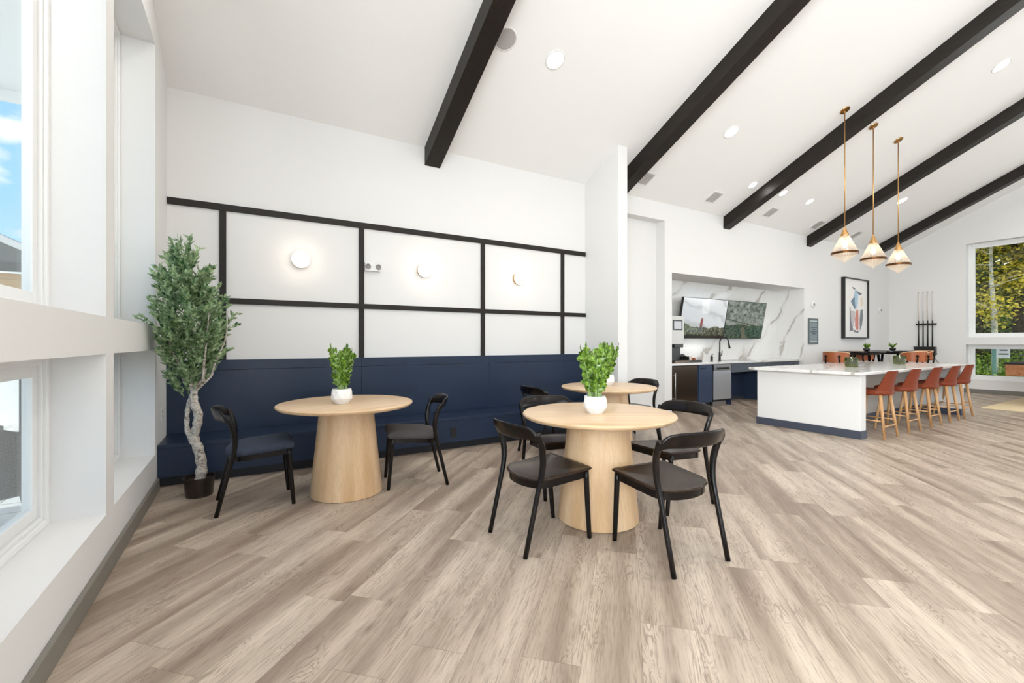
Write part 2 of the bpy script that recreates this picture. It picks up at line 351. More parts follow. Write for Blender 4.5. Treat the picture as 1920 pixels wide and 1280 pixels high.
def dup(root, loc, rz, label, group=None, mats=None):
    def cp(o, p):
        c = o.copy(); COL.objects.link(c)
        if p: c.parent = p
        for ch in o.children: cp(ch, c)
        return c
    r = cp(root, None); r.location = loc; r.rotation_euler = (0, 0, rz); r['label'] = label
    if group: r['group'] = group
    return r

# ================================================================== the room
XL, XR, YB = -.69, 16.3, 5.6
ZE, SL, RIDGE = 3.87, .485, -.4
def zc(y): return ZE + SL * (YB - y) if y >= RIDGE else ZE + SL * (YB - RIDGE) - SL * (RIDGE - y)
bm = new(); box(bm, -1.02, 16.62, REAR_Y - .3, 6.35, -.12, 0.0); struct('floor', bm, M['floor'])
bm = new()
prism(bm, [(YB + .3, zc(YB + .3)), (RIDGE, zc(RIDGE)), (REAR_Y - .3, zc(REAR_Y - .3)), (REAR_Y - .3, zc(REAR_Y - .3) + .25), (RIDGE, zc(RIDGE) + .25), (YB + .3, zc(YB + .3) + .25)], -1.02, 16.62, 'x')
struct('ceiling', bm, M['ceiling'])
def wall_holes(name, X0, X1, holes, axis, lo, hi, topf, mat):
    """wall slab between X0 and X1 on `axis`, running lo..hi, with rectangular holes (a0,a1,z0,z1)"""
    bm = new(); cuts = sorted({lo, hi, RIDGE if axis == 'x' and lo < RIDGE < hi else lo} | {h[0] for h in holes} | {h[1] for h in holes})
    for a, b in zip(cuts, cuts[1:]):
        if b - a < 1e-6: continue
        hs = sorted([h for h in holes if h[0] <= a + 1e-6 and h[1] >= b - 1e-6], key=lambda h: h[2]); z = 0.
        segs = []
        for h in hs: segs.append((z, h[2])); z = h[3]
        for s0, s1 in segs:
            if s1 - s0 > 1e-6: prism(bm, [(a, s0), (b, s0), (b, s1), (a, s1)], X0, X1, axis)
        prism(bm, [(a, z), (b, z), (b, topf(b)), (a, topf(a))], X0, X1, axis)
    bmesh.ops.remove_doubles(bm, verts=bm.verts, dist=1e-5)
    return struct(name, bm, mat)
def ys(k): return (3.53 + k * 1.58, 3.53 + k * 1.58 + 1.41)   # opening number k along the side walls
LZ = ((.33, 1.245), (1.4575, 3.92)); RZ = ((.34, 1.26), (1.44, 3.905))
Lh = []; lw = [0, -1, -2, -3, -4, -5]
for k in lw:
    a, b = ys(k)
    for z0, z1 in LZ: Lh.append((a, b, z0, z1))
wall_holes('wall_left', -1.0, XL, Lh, 'x', REAR_Y, YB + .02, zc, M['paint'])
Rh = []; Rs = [(3.977 - 1.41 - k * 1.58, 3.977 - k * 1.58) for k in range(6)]
for a, b in Rs:
    for z0, z1 in RZ: Rh.append((a, b, z0, z1))
wall_holes('wall_right', XR, 16.6, Rh, 'x', REAR_Y, YB + .02, zc, M['paint'])
# back wall with corridor alcove and kitchen niche
bm = new(); yb2 = 5.80
AX0, AX1, AZ = 4.895, 6.60, 3.548
NX0, NX1, NZ = 6.79, 11.49, 2.612
box(bm, XL - .3, AX0 - .1, YB, yb2, 0, zc(YB) + .02)
box(bm, AX0 - .1, AX1, YB, 5.85, AZ, zc(YB) + .02)
box(bm, AX0 - .1, AX1, 5.805, 6.0, 0, AZ)
box(bm, AX1, NX0, YB, 6.3, 0, zc(YB) + .02)
box(bm, NX0, NX1, YB, 6.3, NZ, zc(YB) + .02)
box(bm, NX1, XR + .3, YB, 6.3, 0, zc(YB) + .02)
struct('wall_back', bm, M['paint'])
bm = new(); box(bm, NX0, NX1, 6.27, 6.33, 0, NZ); box(bm, NX1 - .004, NX1 + .006, 5.601, 6.27, .0, NZ - .001); box(bm, NX0 - .006, NX0 + .004, 5.601, 6.27, .0, NZ - .001)
struct('wall_kitchen', bm, M['marble'])
# wing wall beside the bench
bm = new(); prism(bm, [(4.852, 0), (YB + .01, 0), (YB + .01, zc(YB + .01)), (4.852, zc(4.852) + .01)], 4.71, 4.895, 'x'); struct('wall_wing', bm, M['paint'])
# rear wall : unseen window openings added to let the fill light in behind the camera
Hh = [(-.55 + i * 2.95, 1.75 + i * 2.95, .33, 3.6) for i in range(6)]
wall_holes('wall_rear', REAR_Y - .3, REAR_Y, [h for h in Hh if h[1] < 16.5], 'y', -1.0, 16.6, lambda a: zc(REAR_Y) + .02, M['paint'])
# baseboards
bm = new(); box(bm, XL, XL + .025, REAR_Y, 4.99, 0, .105, .004); struct('baseboard_left', bm, M['base_grey'])
bm = new(); box(bm, XR - .02, XR, REAR_Y, YB, 0, .105, .004); struct('baseboard_right', bm, M['base_grey'])
bm = new(); box(bm, NX1 + .01, XR - .02, YB - .02, YB, 0, .105, .004); struct('baseboard_back', bm, M['base_grey'])
# windows
nwin = [0]
def window(xin, xout, y0, y1, zs, glassx):
    """one tall window unit (lower + upper light) set at depth glassx; frame profile steps toward the room"""
    for z0, z1 in zs:
        nwin[0] += 1; nm = 'window_%d' % nwin[0]
        s = 1 if xout > xin else -1
        root = bpy.data.objects.new(nm, None); root['kind'] = 'structure'; COL.objects.link(root); root.location = (glassx, y0, z0); root.empty_display_size = .1
        def fr(bm, d0, d1, inset0, inset1):
            a0, a1 = sorted((-s * d0, -s * d1)); w, h = y1 - y0, z1 - z0
            box(bm, a0, a1, inset0, inset1, inset0, h - inset0, .003); box(bm, a0, a1, w - inset1, w - inset0, inset0, h - inset0, .003)
            box(bm, a0, a1, inset1, w - inset1, inset0, inset1, .003); box(bm, a0, a1, inset1, w - inset1, h - inset1, h - inset0, .003)
        bm = new(); fr(bm, -.03, .045, .0, .035); fr(bm, -.03, .03, .035, .055); fr(bm, -.03, .012, .055, .115)
        obj('window_frame', bm, M['vinyl'], root)
        bm = new(); box(bm, -.004, .004, .11, y1 - y0 - .11, .11, z1 - z0 - .11); obj('glass_pane', bm, M['glass'], root)
for k in lw:
    a, b = ys(k); window(XL, -1.0, a, b, LZ, -.965)
for a, b in Rs: window(XR, 16.6, a, b, RZ, 16.56)
for i, h in enumerate([h for h in Hh if h[1] < 16.5]):
    nwin[0] += 1; root = bpy.data.objects.new('window_%d' % nwin[0], None); root['kind'] = 'structure'; COL.objects.link(root); root.location = (h[0], REAR_Y - .2, h[2])
    bm = new(); w, hh = h[1] - h[0], h[3] - h[2]
    for a, b, c, d in ((0, .07, 0, hh), (w - .07, w, 0, hh), (.07, w - .07, 0, .07), (.07, w - .07, hh - .07, hh), (w / 2 - .03, w / 2 + .03, .07, hh - .07)): box(bm, a, b, -.04, .04, c, d, .003)
    obj('window_frame', bm, M['vinyl'], root)
# battens on the panelled wall (trim)
tn = [0]
def trim(x0, x1, z0, z1):
    tn[0] += 1; bm = new(); box(bm, x0, x1, YB - .022, YB + .001, z0, z1, .002); struct('trim_%d' % tn[0], bm, M['batten'])
trim(XL + .002, 4.705, 2.70, 2.768)
trim(XL + .002, 4.708, 1.722, 1.782)
for c in (-.22, 1.195, 2.848, 4.246):
    trim(c - .031, c + .031, 1.782, 2.70); trim(c - .031, c + .031, 1.125, 1.722)
# ceiling beams
def beam(x0, x1, label):
    bm = new(); d = .238
    ya, yb_ = RIDGE, YB - .001
    A = [(yb_, zc(yb_) - d), (yb_, zc(yb_) + .01), (ya, zc(ya) + .01), (ya, zc(ya) - d)]
    y2 = REAR_Y; B = [(ya, zc(ya) - d), (ya, zc(ya) + .01), (y2, zc(y2) + .01), (y2, zc(y2) - d)]
    prism(bm, [A[0], A[1], A[2], (y2, zc(y2) + .01), (y2, zc(y2) - d), A[3]], x0, x1, 'x')
    # slim groove where the box beam's boards meet
    tag(obj('ceiling_beam', bm, M['beam']), label, 'beam', 'dark beams across the sloped ceiling')
beam(2.0, 2.21, 'dark wooden ceiling beam above the white panelled wall, leftmost of the beams')
beam(5.17, 5.38, 'dark wooden ceiling beam ending just right of the white wing wall')
beam(8.345, 8.55, 'dark ceiling beam ending above the kitchen niche, next to the first hanging pendant')
beam(11.6, 11.805, 'dark ceiling beam running behind the three hanging pendants')
beam(14.85, 15.055, 'dark ceiling beam nearest the gable wall with the woodland window')

# slope frame for things on the ceiling
SLOPE = Matrix.Rotation(math.atan(SL), 4, 'X')      # z axis tilts with the ceiling normal
def on_ceiling(x, y): return (x, y, zc(y))
TILT = -math.atan(SL)
def downlight(x, y, r, label, power=0., group='round recessed ceiling lights'):
    t = thing('ceiling_light', label, 'ceiling light', on_ceiling(x, y), 0, group); t.rotation_euler = (TILT if y > RIDGE else -TILT, 0, 0)
    bm = new(); lathe(bm, [(r * 1.0, -.004), (r * 1.02, -.012), (r * 1.16, -.010), (r * 1.18, .0)], 40, cap=False); obj('trim_ring', bm, M['white_plastic'], t, True)
    bm = new(); lathe(bm, [(0, -.006), (r, -.006)], 40, cap=False); obj('lens', bm, M['down'], t)
    if power:
        l = light('ceiling_light_beam', 'AREA', (0, 0, -.03), (0, 0, 0), power, (1, .95, .88), shape='DISK', size=r * 2); l.parent = t
downlight(3.053, 4.158, .10, 'large round ceiling light just right of the leftmost beam', 10)
downlight(6.42, 4.176, .10, 'round ceiling light between the wing wall beam and the kitchen beam', 10)
downlight(8.082, 4.833, .075, 'small round ceiling light close left of the kitchen beam, beside the square vent', 2.5)
downlight(9.064, 4.807, .075, 'small round ceiling light close right of the kitchen beam', 2.5)
downlight(10.085, 4.811, .075, 'small round ceiling light farthest right in the row above the kitchen', 2.5)
downlight(12.862, 4.192, .10, 'round ceiling light seen behind the third pendant rod', 10)
downlight(10.021, 2.052, .10, 'round ceiling light high at the right, between two beams', 30)
for x, y, w in ((-.1, 4.16, 'by the left window wall, near the back wall'), (3.05, 1.5, 'over the floor in front of the nearest table'), (6.6, 1.5, 'over the open floor in front of the island'), (13.2, 2.05, 'above the pool table'), (0.6, 1.5, 'by the left window wall, above the camera'), (3., -3., 'on the rear slope, left'), (7., -3., 'on the rear slope, middle'), (11., -3., 'on the rear slope, right')):
    downlight(x, y, .10, 'added unseen round ceiling light ' + w, (42 if y > 0 else 28) if y < 3 else 10)  # extra ceiling lamps out of view, added to light the room
def vent(x, y, label):
    t = thing('ceiling_vent', label, 'vent', on_ceiling(x, y), 0, 'square ceiling vents along the kitchen wall'); t.rotation_euler = (TILT, 0, 0)
    bm = new(); a, b = .115, .14
    for p in ((-b, -a, -b, b), (a, b, -b, b), (-a, a, -b, -a), (-a, a, a, b)): box(bm, p[0], p[1], p[2], p[3], -.012, .0, .002)
    obj('frame', bm, M['white_plastic'], t)
    bm = new()
    for i in range(9): box(bm, -a, a, -a + i * .0262, -a + i * .0262 + .016, -.009, -.001)
    obj('grille', bm, M['vent'], t)
vent(5.70, 5.24, 'square ceiling vent partly hidden behind the beam at the wing wall')
vent(7.529, 5.25, 'square ceiling vent left of the kitchen beam')
vent(9.425, 5.25, 'square ceiling vent just right of the kitchen beam')
vent(11.36, 5.25, 'square ceiling vent tucked against the beam behind the pendants')
vent(13.25, 5.25, 'square ceiling vent between the first and second pendant shades')
t = thing('ceiling_speaker', 'round grey speaker grille in the ceiling beside the leftmost beam', 'speaker', on_ceiling(2.385, 4.151)); t.rotation_euler = (TILT, 0, 0)
bm = new(); lathe(bm, [(.112, -.004), (.114, -.012), (.128, -.010), (.13, .0)], 40, cap=False); obj('rim', bm, M['white_plastic'], t, True)
bm = new(); lathe(bm, [(0, -.011), (.08, -.010), (.113, -.007)], 40, cap=False); obj('grille', bm, M['speaker'], t, True)

# ================================================================== wall fittings
def sconce(x, z, label):
    t = thing('wall_sconce', label, 'wall light', (x, YB, z), 0, 'round globe lights on the panelled wall')
    R_ = Matrix.Rotation(rad(90), 4, 'X')
    bm = new(); lathe(bm, [(.088, 0), (.090, .012), (.090, .030), (.084, .034)], 40); bm.transform(R_); obj('base_ring', bm, M['brass'], t, auto=40)
    bm = new(); lathe(bm, [(.084, .034), (.093, .045), (.096, .06), (.092, .078), (.078, .095), (.055, .107), (.028, .113), (0, .115)], 40); bm.transform(R_); obj('globe', bm, M['globe'], t, True)
    l = light('sconce_glow', 'POINT', (0, -.17, 0), (0, 0, 0), 1.6, (1, .84, .66), shadow_soft_size=.06); l.parent = t
sconce(.522, 2.25, 'round globe wall light in the left panel, above the plant on the left table')
sconce(1.985, 2.25, 'round globe wall light in the middle panel, right of the emergency light')
sconce(3.435, 2.25, 'round globe wall light in the right panel, nearest the wing wall')
t = thing('emergency_light', 'small white twin-lamp emergency light against the dark batten', 'emergency light', (1.325, YB, 2.235))
bm = new(); pts = [(-.095, 0), (.095, 0), (.092, -.045), (.05, -.062), (-.05, -.062), (-.092, -.045)]; prism(bm, pts, -.05, .05, 'z'); obj('housing', bm, M['white_plastic'], t)
for sx in (-.062, .062):
    bm = new(); lathe(bm, [(.030, 0), (.034, .012), (.030, .02), (.026, .014), (0, .010)], 24); bm.transform(Matrix.Translation((sx, -.052, 0)) @ Matrix.Rotation(rad(90), 4, 'X')); obj('lamp_head', bm, M['grey_plastic'], t, True)
def outlet(loc, rz, pm, fm, label, name='wall_outlet'):
    t = thing(name, label, 'outlet', loc, rz)
    bm = new(); box(bm, -.038, .038, -.006, 0, -.06, .06, .002); obj('cover_plate', bm, pm, t)
    bm = new()
    for z in (-.022, .022): box(bm, -.016, .016, -.009, -.004, z - .014, z + .014, .002)
    obj('socket', bm, fm, t)
outlet((XL, 5.27, .64), rad(90), M['white_plastic'], M['vent'], 'white wall outlet beside the potted tree, above the bench end')
outlet((2.165, 5.03, .215), 0, M['black_plastic'], M['black_plastic'], 'black outlet on the navy bench front behind the grey-seated chair')
def strobe(x, z, label):
    t = thing('fire_strobe', label, 'alarm', (x, YB, z), 0, 'white fire alarm strobes')
    R_ = Matrix.Rotation(rad(90), 4, 'X')
    bm = new(); lathe(bm, [(.075, 0), (.078, .01), (.07, .03), (.045, .04), (0, .042)], 32); bm.transform(R_); obj('dome', bm, M['white_plastic'], t, True)
    bm = new(); lathe(bm, [(.034, .041), (.030, .05), (0, .052)], 24); bm.transform(R_); obj('lens', bm, M['grey_plastic'], t, True)
    bm = new(); box(bm, .05, .13, -.03, 0, -.03, .03, .006); obj('side_lamp', bm, M['white_plastic'], t)
strobe(11.87, 2.24, 'white alarm strobe on the wall above the grey sign')
strobe(15.62, 2.24, 'white alarm strobe on the wall right of the framed picture')

# ---- painted grids (vertex colours) for flat printed / lit pictures
def paint_grid(name, w, h, nx, ny, fn, rough, emit, parent, label=None):
    """grid in local XZ plane facing -Y, origin lower-left; fn(u,v)->linear rgb"""
    me = bpy.data.meshes.new(name); vs = [(w * i / nx, 0, h * j / ny) for j in range(ny + 1) for i in range(nx + 1)]
    fs = [(j * (nx + 1) + i, j * (nx + 1) + i + 1, (j + 1) * (nx + 1) + i + 1, (j + 1) * (nx + 1) + i) for j in range(ny) for i in range(nx)]
    me.from_pydata(vs, [], fs); ca = me.color_attributes.new('Col', 'FLOAT_COLOR', 'POINT')
    buf = []
    for j in range(ny + 1):
        for i in range(nx + 1): c = fn(i / nx, j / ny); buf += [c[0], c[1], c[2], 1.]
    ca.data.foreach_set('color', buf)
    t = NT(name + '_surface'); a = t.n('ShaderNodeAttribute', attribute_name='Col')
    b = t.bsdf(a.outputs['Color'] if emit <= 0 else (.02, .02, .02), rough)
    if emit > 0: t.lk(a.outputs['Color'], b.inputs['Emission Color']); b.inputs['Emission Strength'].default_value = emit
    me.materials.append(t.m); o = bpy.data.objects.new(name, me); COL.objects.link(o); o.parent = parent
    if label: o['label'] = label
    return o
from mathutils import noise as mnoise
def fbm(x, y, z=0., o=4): return mnoise.fractal(Vector((x, y, z)), 1.0, 2.0, o)
def inpoly(x, y, P):
    c = False; j = len(P) - 1
    for i in range(len(P)):
        if (P[i][1] > y) != (P[j][1] > y) and x < (P[j][0] - P[i][0]) * (y - P[i][1]) / (P[j][1] - P[i][1]) + P[i][0]: c = not c
        j = i
    return c
def mixc(a, b, t): t = max(0, min(1, t)); return tuple(a[i] + (b[i] - a[i]) * t for i in range(3))

# framed abstract picture
t = thing('framed_picture', 'tall black-framed abstract picture of blue, coral and grey shapes', 'picture', (13.33, YB, 1.42))
PW, PH = 1.40, 1.60
bm = new()
for a in ((0, .03, 0, PH), (PW - .03, PW, 0, PH), (.03, PW - .03, 0, .03), (.03, PW - .03, PH - .03, PH)): box(bm, a[0], a[1], -.09, 0, a[2], a[3], .003)
obj('frame', bm, M['black_plastic'], t)
shapes = [([(.28, .62), (.42, .70), (.47, .83), (.50, .78), (.55, .60), (.46, .48)], (108, 132, 152)),
          ([(.44, .80), (.52, .82), (.60, .74), (.58, .58), (.50, .46), (.46, .6)], (176, 204, 222)),
          ([(.33, .86), (.40, .87), (.50, .84), (.42, .83)], (96, 98, 108)), ([(.50, .82), (.78, .77), (.66, .74), (.60, .76)], (98, 108, 124)),
          ([(.70, .72), (.78, .70), (.82, .64), (.80, .56), (.72, .54)], (236, 216, 196)),
          ([(.25, .46), (.48, .45), (.46, .30), (.36, .14), (.28, .2)], (205, 196, 198)),
          ([(.24, .52), (.27, .52), (.30, .28), (.40, .12), (.24, .1)], (128, 128, 136)),
          ([(.52, .47), (.60, .48), (.62, .36), (.62, .14), (.54, .12), (.46, .20), (.47, .34)], (214, 136, 120)),
          ([(.40, .12), (.46, .13), (.54, .10), (.64, .12), (.60, .08), (.42, .09)], (104, 104, 116)),
          ([(.70, .48), (.80, .50), (.82, .36), (.76, .20), (.68, .12), (.66, .3)], (122, 126, 132)),
          ([(.60, .50), (.66, .50), (.66, .2), (.62, .3)], (236, 234, 232))]
sh = [(P, srgb(*c)) for P, c in shapes]; mat_c = srgb(244, 241, 238)
def art(u, v):
    c = mat_c
    for P, k in sh:
        if inpoly(u, v, P): c = k
    return c
o = paint_grid('artwork', PW - .06, PH - .06, 100, 130, art, .5, 0, t); o.location = (.03, -.05, .03)
bm = new(); box(bm, .03, PW - .03, -.045, -.01, .03, PH - .03); obj('backing_board', bm, M['white_plastic'], t)
# grey information sign
t = thing('wall_sign', 'grey framed notice sign with lines of lettering, below the left strobe', 'sign', (11.655, YB, 1.275))
SW, SH = .44, .625
bm = new()
for a in ((0, .035, 0, SH), (SW - .035, SW, 0, SH), (.035, SW - .035, 0, .035), (.035, SW - .035, SH - .035, SH)): box(bm, a[0], a[1], -.03, 0, a[2], a[3], .002)
obj('frame', bm, simple('sign_grey_frame', srgb(98, 106, 108), .45), t)
def sgn(u, v):
    c = srgb(124, 138, 144)
    for y0, y1, k in ((.93, .965, (214, 220, 220)), (.035, .065, (222, 226, 226)), (.235, .25, (170, 182, 184))):
        if y0 < v < y1: c = srgb(*k)
    if .885 < v < .915: c = srgb(84, 98, 104)
    return c
o = paint_grid('sign_face', SW - .07, SH - .07, 30, 90, sgn, .4, 0, t); o.location = (.035, -.022, .035)
bm = new(); box(bm, .03, SW - .03, -.02, -.005, .03, SH - .03); obj('back_plate', bm, M['grey_plastic'], t)
let = simple('sign_dark_lettering', srgb(62, 74, 82), .5)
for k, (v, a, b) in enumerate(((.66, .18, .92), (.575, .36, .78), (.47, .16, .92), (.38, .34, .74))):
    bm = new(); x = a; rw = random.Random(k)
    while x < b:
        wd = rw.choice((.04, .06, .09)); box(bm, .035 + x * (SW - .07), .035 + min(x + wd, b) * (SW - .07), -.026, -.0215, .035 + (v - .014) * (SH - .07), .035 + (v + .014) * (SH - .07)); x += wd + .025
    obj('lettering', bm, let, t)
# pool cue rack and cues on the right wall
t = thing('cue_rack', 'black wall rack holding four pool cues', 'cue rack', (XR, 4.78, 0))
bm = new(); box(bm, -.07, 0, -.23, .20, 1.795, 1.845, .006); obj('upper_clip_bar', bm, M['black_plastic'], t)
bm = new(); box(bm, -.13, 0, -.23, .22, 1.02, 1.19, .01); box(bm, -.15, 0, -.24, .23, .98, 1.02, .006); box(bm, -.15, -.12, -.24, .23, 1.17, 1.20, .005); obj('lower_shelf', bm, M['black_plastic'], t)
for i in range(4):
    y = 4.92 - i * .098
    c = thing('pool_cue', ['pool cue standing farthest left in the wall rack', 'pool cue second from left in the wall rack', 'pool cue third from left in the wall rack', 'pool cue farthest right in the wall rack'][i], 'pool cue', (XR - .06, y, 1.2), 0, 'pool cues in the wall rack')
    bm = new(); tube(bm, [(0, 0, 0), (0, 0, .72)], [.0165, .0125], 12); obj('butt', bm, M['black_plastic'], c, True)
    bm = new(); tube(bm, [(0, 0, .72), (0, 0, 1.50)], [.0118, .0075], 12); obj('shaft', bm, M['cue_shaft'], c, True)
    bm = new(); tube(bm, [(0, 0, 1.50), (0, 0, 1.53)], [.0075, .007], 12); obj('tip', bm, M['grey_plastic'], c, True)

t = thing('bridge_stick', 'thin grey stick leaning on the wall below the cue rack', 'stick', (16.12, 3.92, 0))
bm = new(); tube(bm, [(-.1, 0, .012), (.10, .76, 1.03)], .012, 10); obj('shaft', bm, M['grey_plastic'], t, True)
# ================================================================== bench
BX0, BX1, BY0 = XL + .003, 4.707, 5.03
t = thing('banquette_bench', 'long navy built-in bench with a high panelled back along the wall', 'bench', (BX0, YB, 0))
LN = BX1 - BX0; d0 = BY0 - YB
bm = new(); box(bm, 0, LN, d0, -.045, .355, .392, .003); obj('seat', bm, M['navy'], t)
bm = new(); box(bm, 0, LN, d0 + .006, d0 + .03, .095, .356, .002); obj('front_panel', bm, M['navy'], t)
bm = new(); box(bm, 0, LN, d0 + .09, d0 + .11, 0.001, .097); obj('toe_kick', bm, M['navy_dark'], t)
xs = [0, 1.19 - BX0, 2.93 - BX0, LN]
for a, b in zip(xs, xs[1:]):
    bm = new(); box(bm, a + .0015, b - .0015, -.045, -.002, .392, 1.022, .002); obj('backrest', bm, M['navy'], t)
    bm = new(); box(bm, a + .0015, b - .0015, -.048, -.002, 1.025, 1.128, .002); obj('top_rail', bm, M['navy'], t)

# ================================================================== pedestal tables
def rt_mesh():
    a = new(); lathe(a, [(0, .742), (.50, .742), (.545, .752), (.562, .766), (.565, .776), (.560, .784), (.548, .787), (0, .787)], 96)
    b = new(); lathe(b, [(.298, 0.004), (.300, .012), (.258, .40), (.224, .742)], 96)
    c = new(); lathe(c, [(.292, 0.0), (.292, .008)], 64)
    return a, b, c
t = T1 = thing('round_table', 'round light oak pedestal table at left, between two cushioned chairs', 'table', (.755, 4.114, 0), rad(30), 'round oak pedestal tables')
a, b, c = rt_mesh(); obj('tabletop', a, M['oak_top'], t, auto=35); obj('pedestal', b, M['oak'], t, auto=50); obj('foot_glide', c, M['black_plastic'], t)
dup(T1, (2.268, 2.549, 0), rad(-35), 'nearest round light oak pedestal table, with four dark wooden chairs around it')
dup(T1, (3.75, 4.03, 0), rad(70), 'round light oak pedestal table farthest back, partly hidden by the plants')

# ================================================================== dining chairs
def seat_outline(w_f=.232, w_b=.221, yf=.265, yb=-.205, n=9):
    P = []
    P += [(-w_f + .02, yf), (w_f - .02, yf), (w_f - .004, yf - .006), (w_f, yf - .02)]
    P += [(lerp(w_f, w_b, .5), .02)]
    # right side to rounded back
    for k in range(n + 1):
        a = -PI / 2 * 0 + k / n * PI; x = w_b * math.cos(a); y = -.085 - (abs(yb) - .085) * math.sin(a); P.append((x, y))
    P += [(-lerp(w_f, w_b, .5), .02), (-w_f, yf - .02), (-w_f + .004, yf - .006)]
    return P
def plate(bm, P, zb, prof, ztilt):
    """closed plate: outline P, bottom zb, top given by rings (scale, dz)"""
    cx, cy = 0, .03
    def ring(s, z, tilt=True): return [bm.verts.new((cx + (x - cx) * s, cy + (y - cy) * s, z + (ztilt * ((cy + (y - cy) * s)) if tilt else ztilt * y))) for x, y in P]
    n = len(P); R_ = [ring(s, z) for s, z in prof]
    bm.faces.new(R_[0][::-1])
    for a, b in zip(R_, R_[1:]):
        for i in range(n): bm.faces.new((a[i], a[(i + 1) % n], b[(i + 1) % n], b[i]))
    c = bm.verts.new((cx, cy, prof[-1][1] + ztilt * cy)); last = R_[-1]
    for i in range(n): bm.faces.new((last[i], last[(i + 1) % n], c))
def crest_mesh():
    bm = new(); N = 40; rings = []
    for i in range(N + 1):
        s = -1 + 2 * i / N; th = s * 1.0
        x = .262 * math.sin(th * PI / 2) if abs(s) < 1 else .262 * s
        x = .262 * (1.0 - (1 - abs(s)) ** 1.35) * (1 if s >= 0 else -1) if abs(s) > 0 else 0
        y = -.285 + .092 * abs(x / .262) ** 2.2
        e = abs(x / .262)
        zt = .806 - .012 * e ** 2 - .050 * e ** 10; zb = .706 + .006 * e ** 2 - .026 * e ** 9
        lean = .016; th_ = .0115 + .003 * e ** 4
        zm = (zt + zb) / 2; hh = (zt - zb) / 2
        nx = -.30 * (x / .262) ; nrm = Vector((nx * -1, 1, 0)).normalized()
        ring = []
        for k in range(12):
            a = 2 * PI * k / 12; cz = math.sin(a); cyy = math.cos(a)
            cz = math.copysign(abs(cz) ** .55, cz); cyy = math.copysign(abs(cyy) ** .7, cyy)
            ring.append(bm.verts.new(Vector((x, y - lean * cz, zm + hh * cz)) + nrm * (th_ * cyy)))
        rings.append(ring)
    for a, b in zip(rings, rings[1:]):
        for k in range(12): bm.faces.new((a[k], a[(k + 1) % 12], b[(k + 1) % 12], b[k]))
    bm.faces.new(rings[0]); bm.faces.new(rings[-1][::-1]); return bm
def make_chair(label, seat_mat, cushion):
    t = thing('dining_chair', label, 'chair')
    P = seat_outline()
    bm = new()
    if cushion: plate(bm, P, 0, [(.97, .440), (1.005, .446), (1.02, .462), (1.01, .482), (.95, .497), (.75, .508), (.4, .512)], .07)
    else: plate(bm, P, 0, [(.985, .447), (1.0, .451), (1.004, .459), (.985, .463), (.9, .459), (.6, .452), (.25, .450)], .07)
    obj('seat', bm, seat_mat, t, auto=60)
    bm = new()   # apron ring under the seat
    Q = [(x * .94, .03 + (y - .03) * .94) for x, y in P]; n = len(Q)
    for i in range(n):
        x0, y0 = Q[i]; x1, y1 = Q[(i + 1) % n]; cx, cy = 0, .03; k = .93
        I0 = (x0 * k, cy + (y0 - cy) * k); I1 = (x1 * k, cy + (y1 - cy) * k)
        zt0, zt1 = .447 + .07 * y0, .447 + .07 * y1; zb0, zb1 = zt0 - .048, zt1 - .048
        v = [bm.verts.new(p) for p in ((x0, y0, zb0), (x1, y1, zb1), (x1, y1, zt1), (x0, y0, zt0), (*I0, zb0), (*I1, zb1), (*I1, zt1), (*I0, zt0))]
        bm.faces.new((v[0], v[1], v[2], v[3])); bm.faces.new((v[5], v[4], v[7], v[6])); bm.faces.new((v[4], v[5], v[1], v[0])); bm.faces.new((v[3], v[2], v[6], v[7]))
    bmesh.ops.remove_doubles(bm, verts=bm.verts, dist=1e-4); obj('seat_frame', bm, M['black_wood'], t, auto=40)
    obj('backrest', crest_mesh(), M['black_wood'], t, auto=60)
    for s in (-1, 1):
        bm = new(); tube(bm, spline([(s * .203, .262, 0), (s * .207, .243, .22), (s * .211, .225, .455)], 5), [.0150, .0175, .0190], 12); obj('leg', bm, M['black_leg'], t, True)
        bm = new(); tube(bm, [(s * .222, -.265, 0), (s * .2225, -.229, .15), (s * .2235, -.193, .30)] + spline([(s * .224, -.171, .39), (s * .229, -.151, .48), (s * .238, -.145, .57), (s * .249, -.158, .655), (s * .257, -.185, .725), (s * .258, -.197, .75)], 5), [.0155, .0165, .0175, .0185, .0190, .0185, .018, .017, .0155], 12, rb=[.0155, .0165, .0175, .0195, .022, .022, .020, .019, .018])
        obj('leg', bm, M['black_leg'], t, True)
    return t
G_ = 'dark bent-back dining chairs'
def face(deg): return rad(deg - 90)
chW = make_chair('dark wooden chair in front of the near table at left, side view facing right', M['seat_wood'], False)
chW['group'] = G_; chW.location = (1.712, 2.505, 0); chW.rotation_euler = (0, 0, face(.7))
dup(chW, (2.278, 1.914, 0), face(86), 'nearest dark wooden chair, back to us at the right front of the near table')
dup(chW, (2.372, 3.238, 0), face(258), 'dark wooden chair on the far side of the near table, facing us')
dup(chW, (2.995, 2.50, 0), face(180), 'dark wooden chair at the right of the near table, in line with the kitchen fridge')
dup(chW, (3.09, 4.37, 0), face(0), 'dark wooden chair left of the farthest table, only its curved back corner showing')
dup(chW, (4.54, 4.39, 0), face(180), 'dark wooden chair right of the farthest table, against the white alcove')
chA = make_chair('dark chair with slate blue cushioned seat, left of the left table beside the potted tree', M['blue_fabric'], True)
chA['group'] = G_; chA.location = (.06, 4.222, 0); chA.rotation_euler = (0, 0, face(1.3))
chB = make_chair('dark chair with charcoal grey cushioned seat, right of the left table', M['grey_fabric'], True)
chB['group'] = G_; chB.location = (1.375, 4.106, 0); chB.rotation_euler = (0, 0, face(168.5))

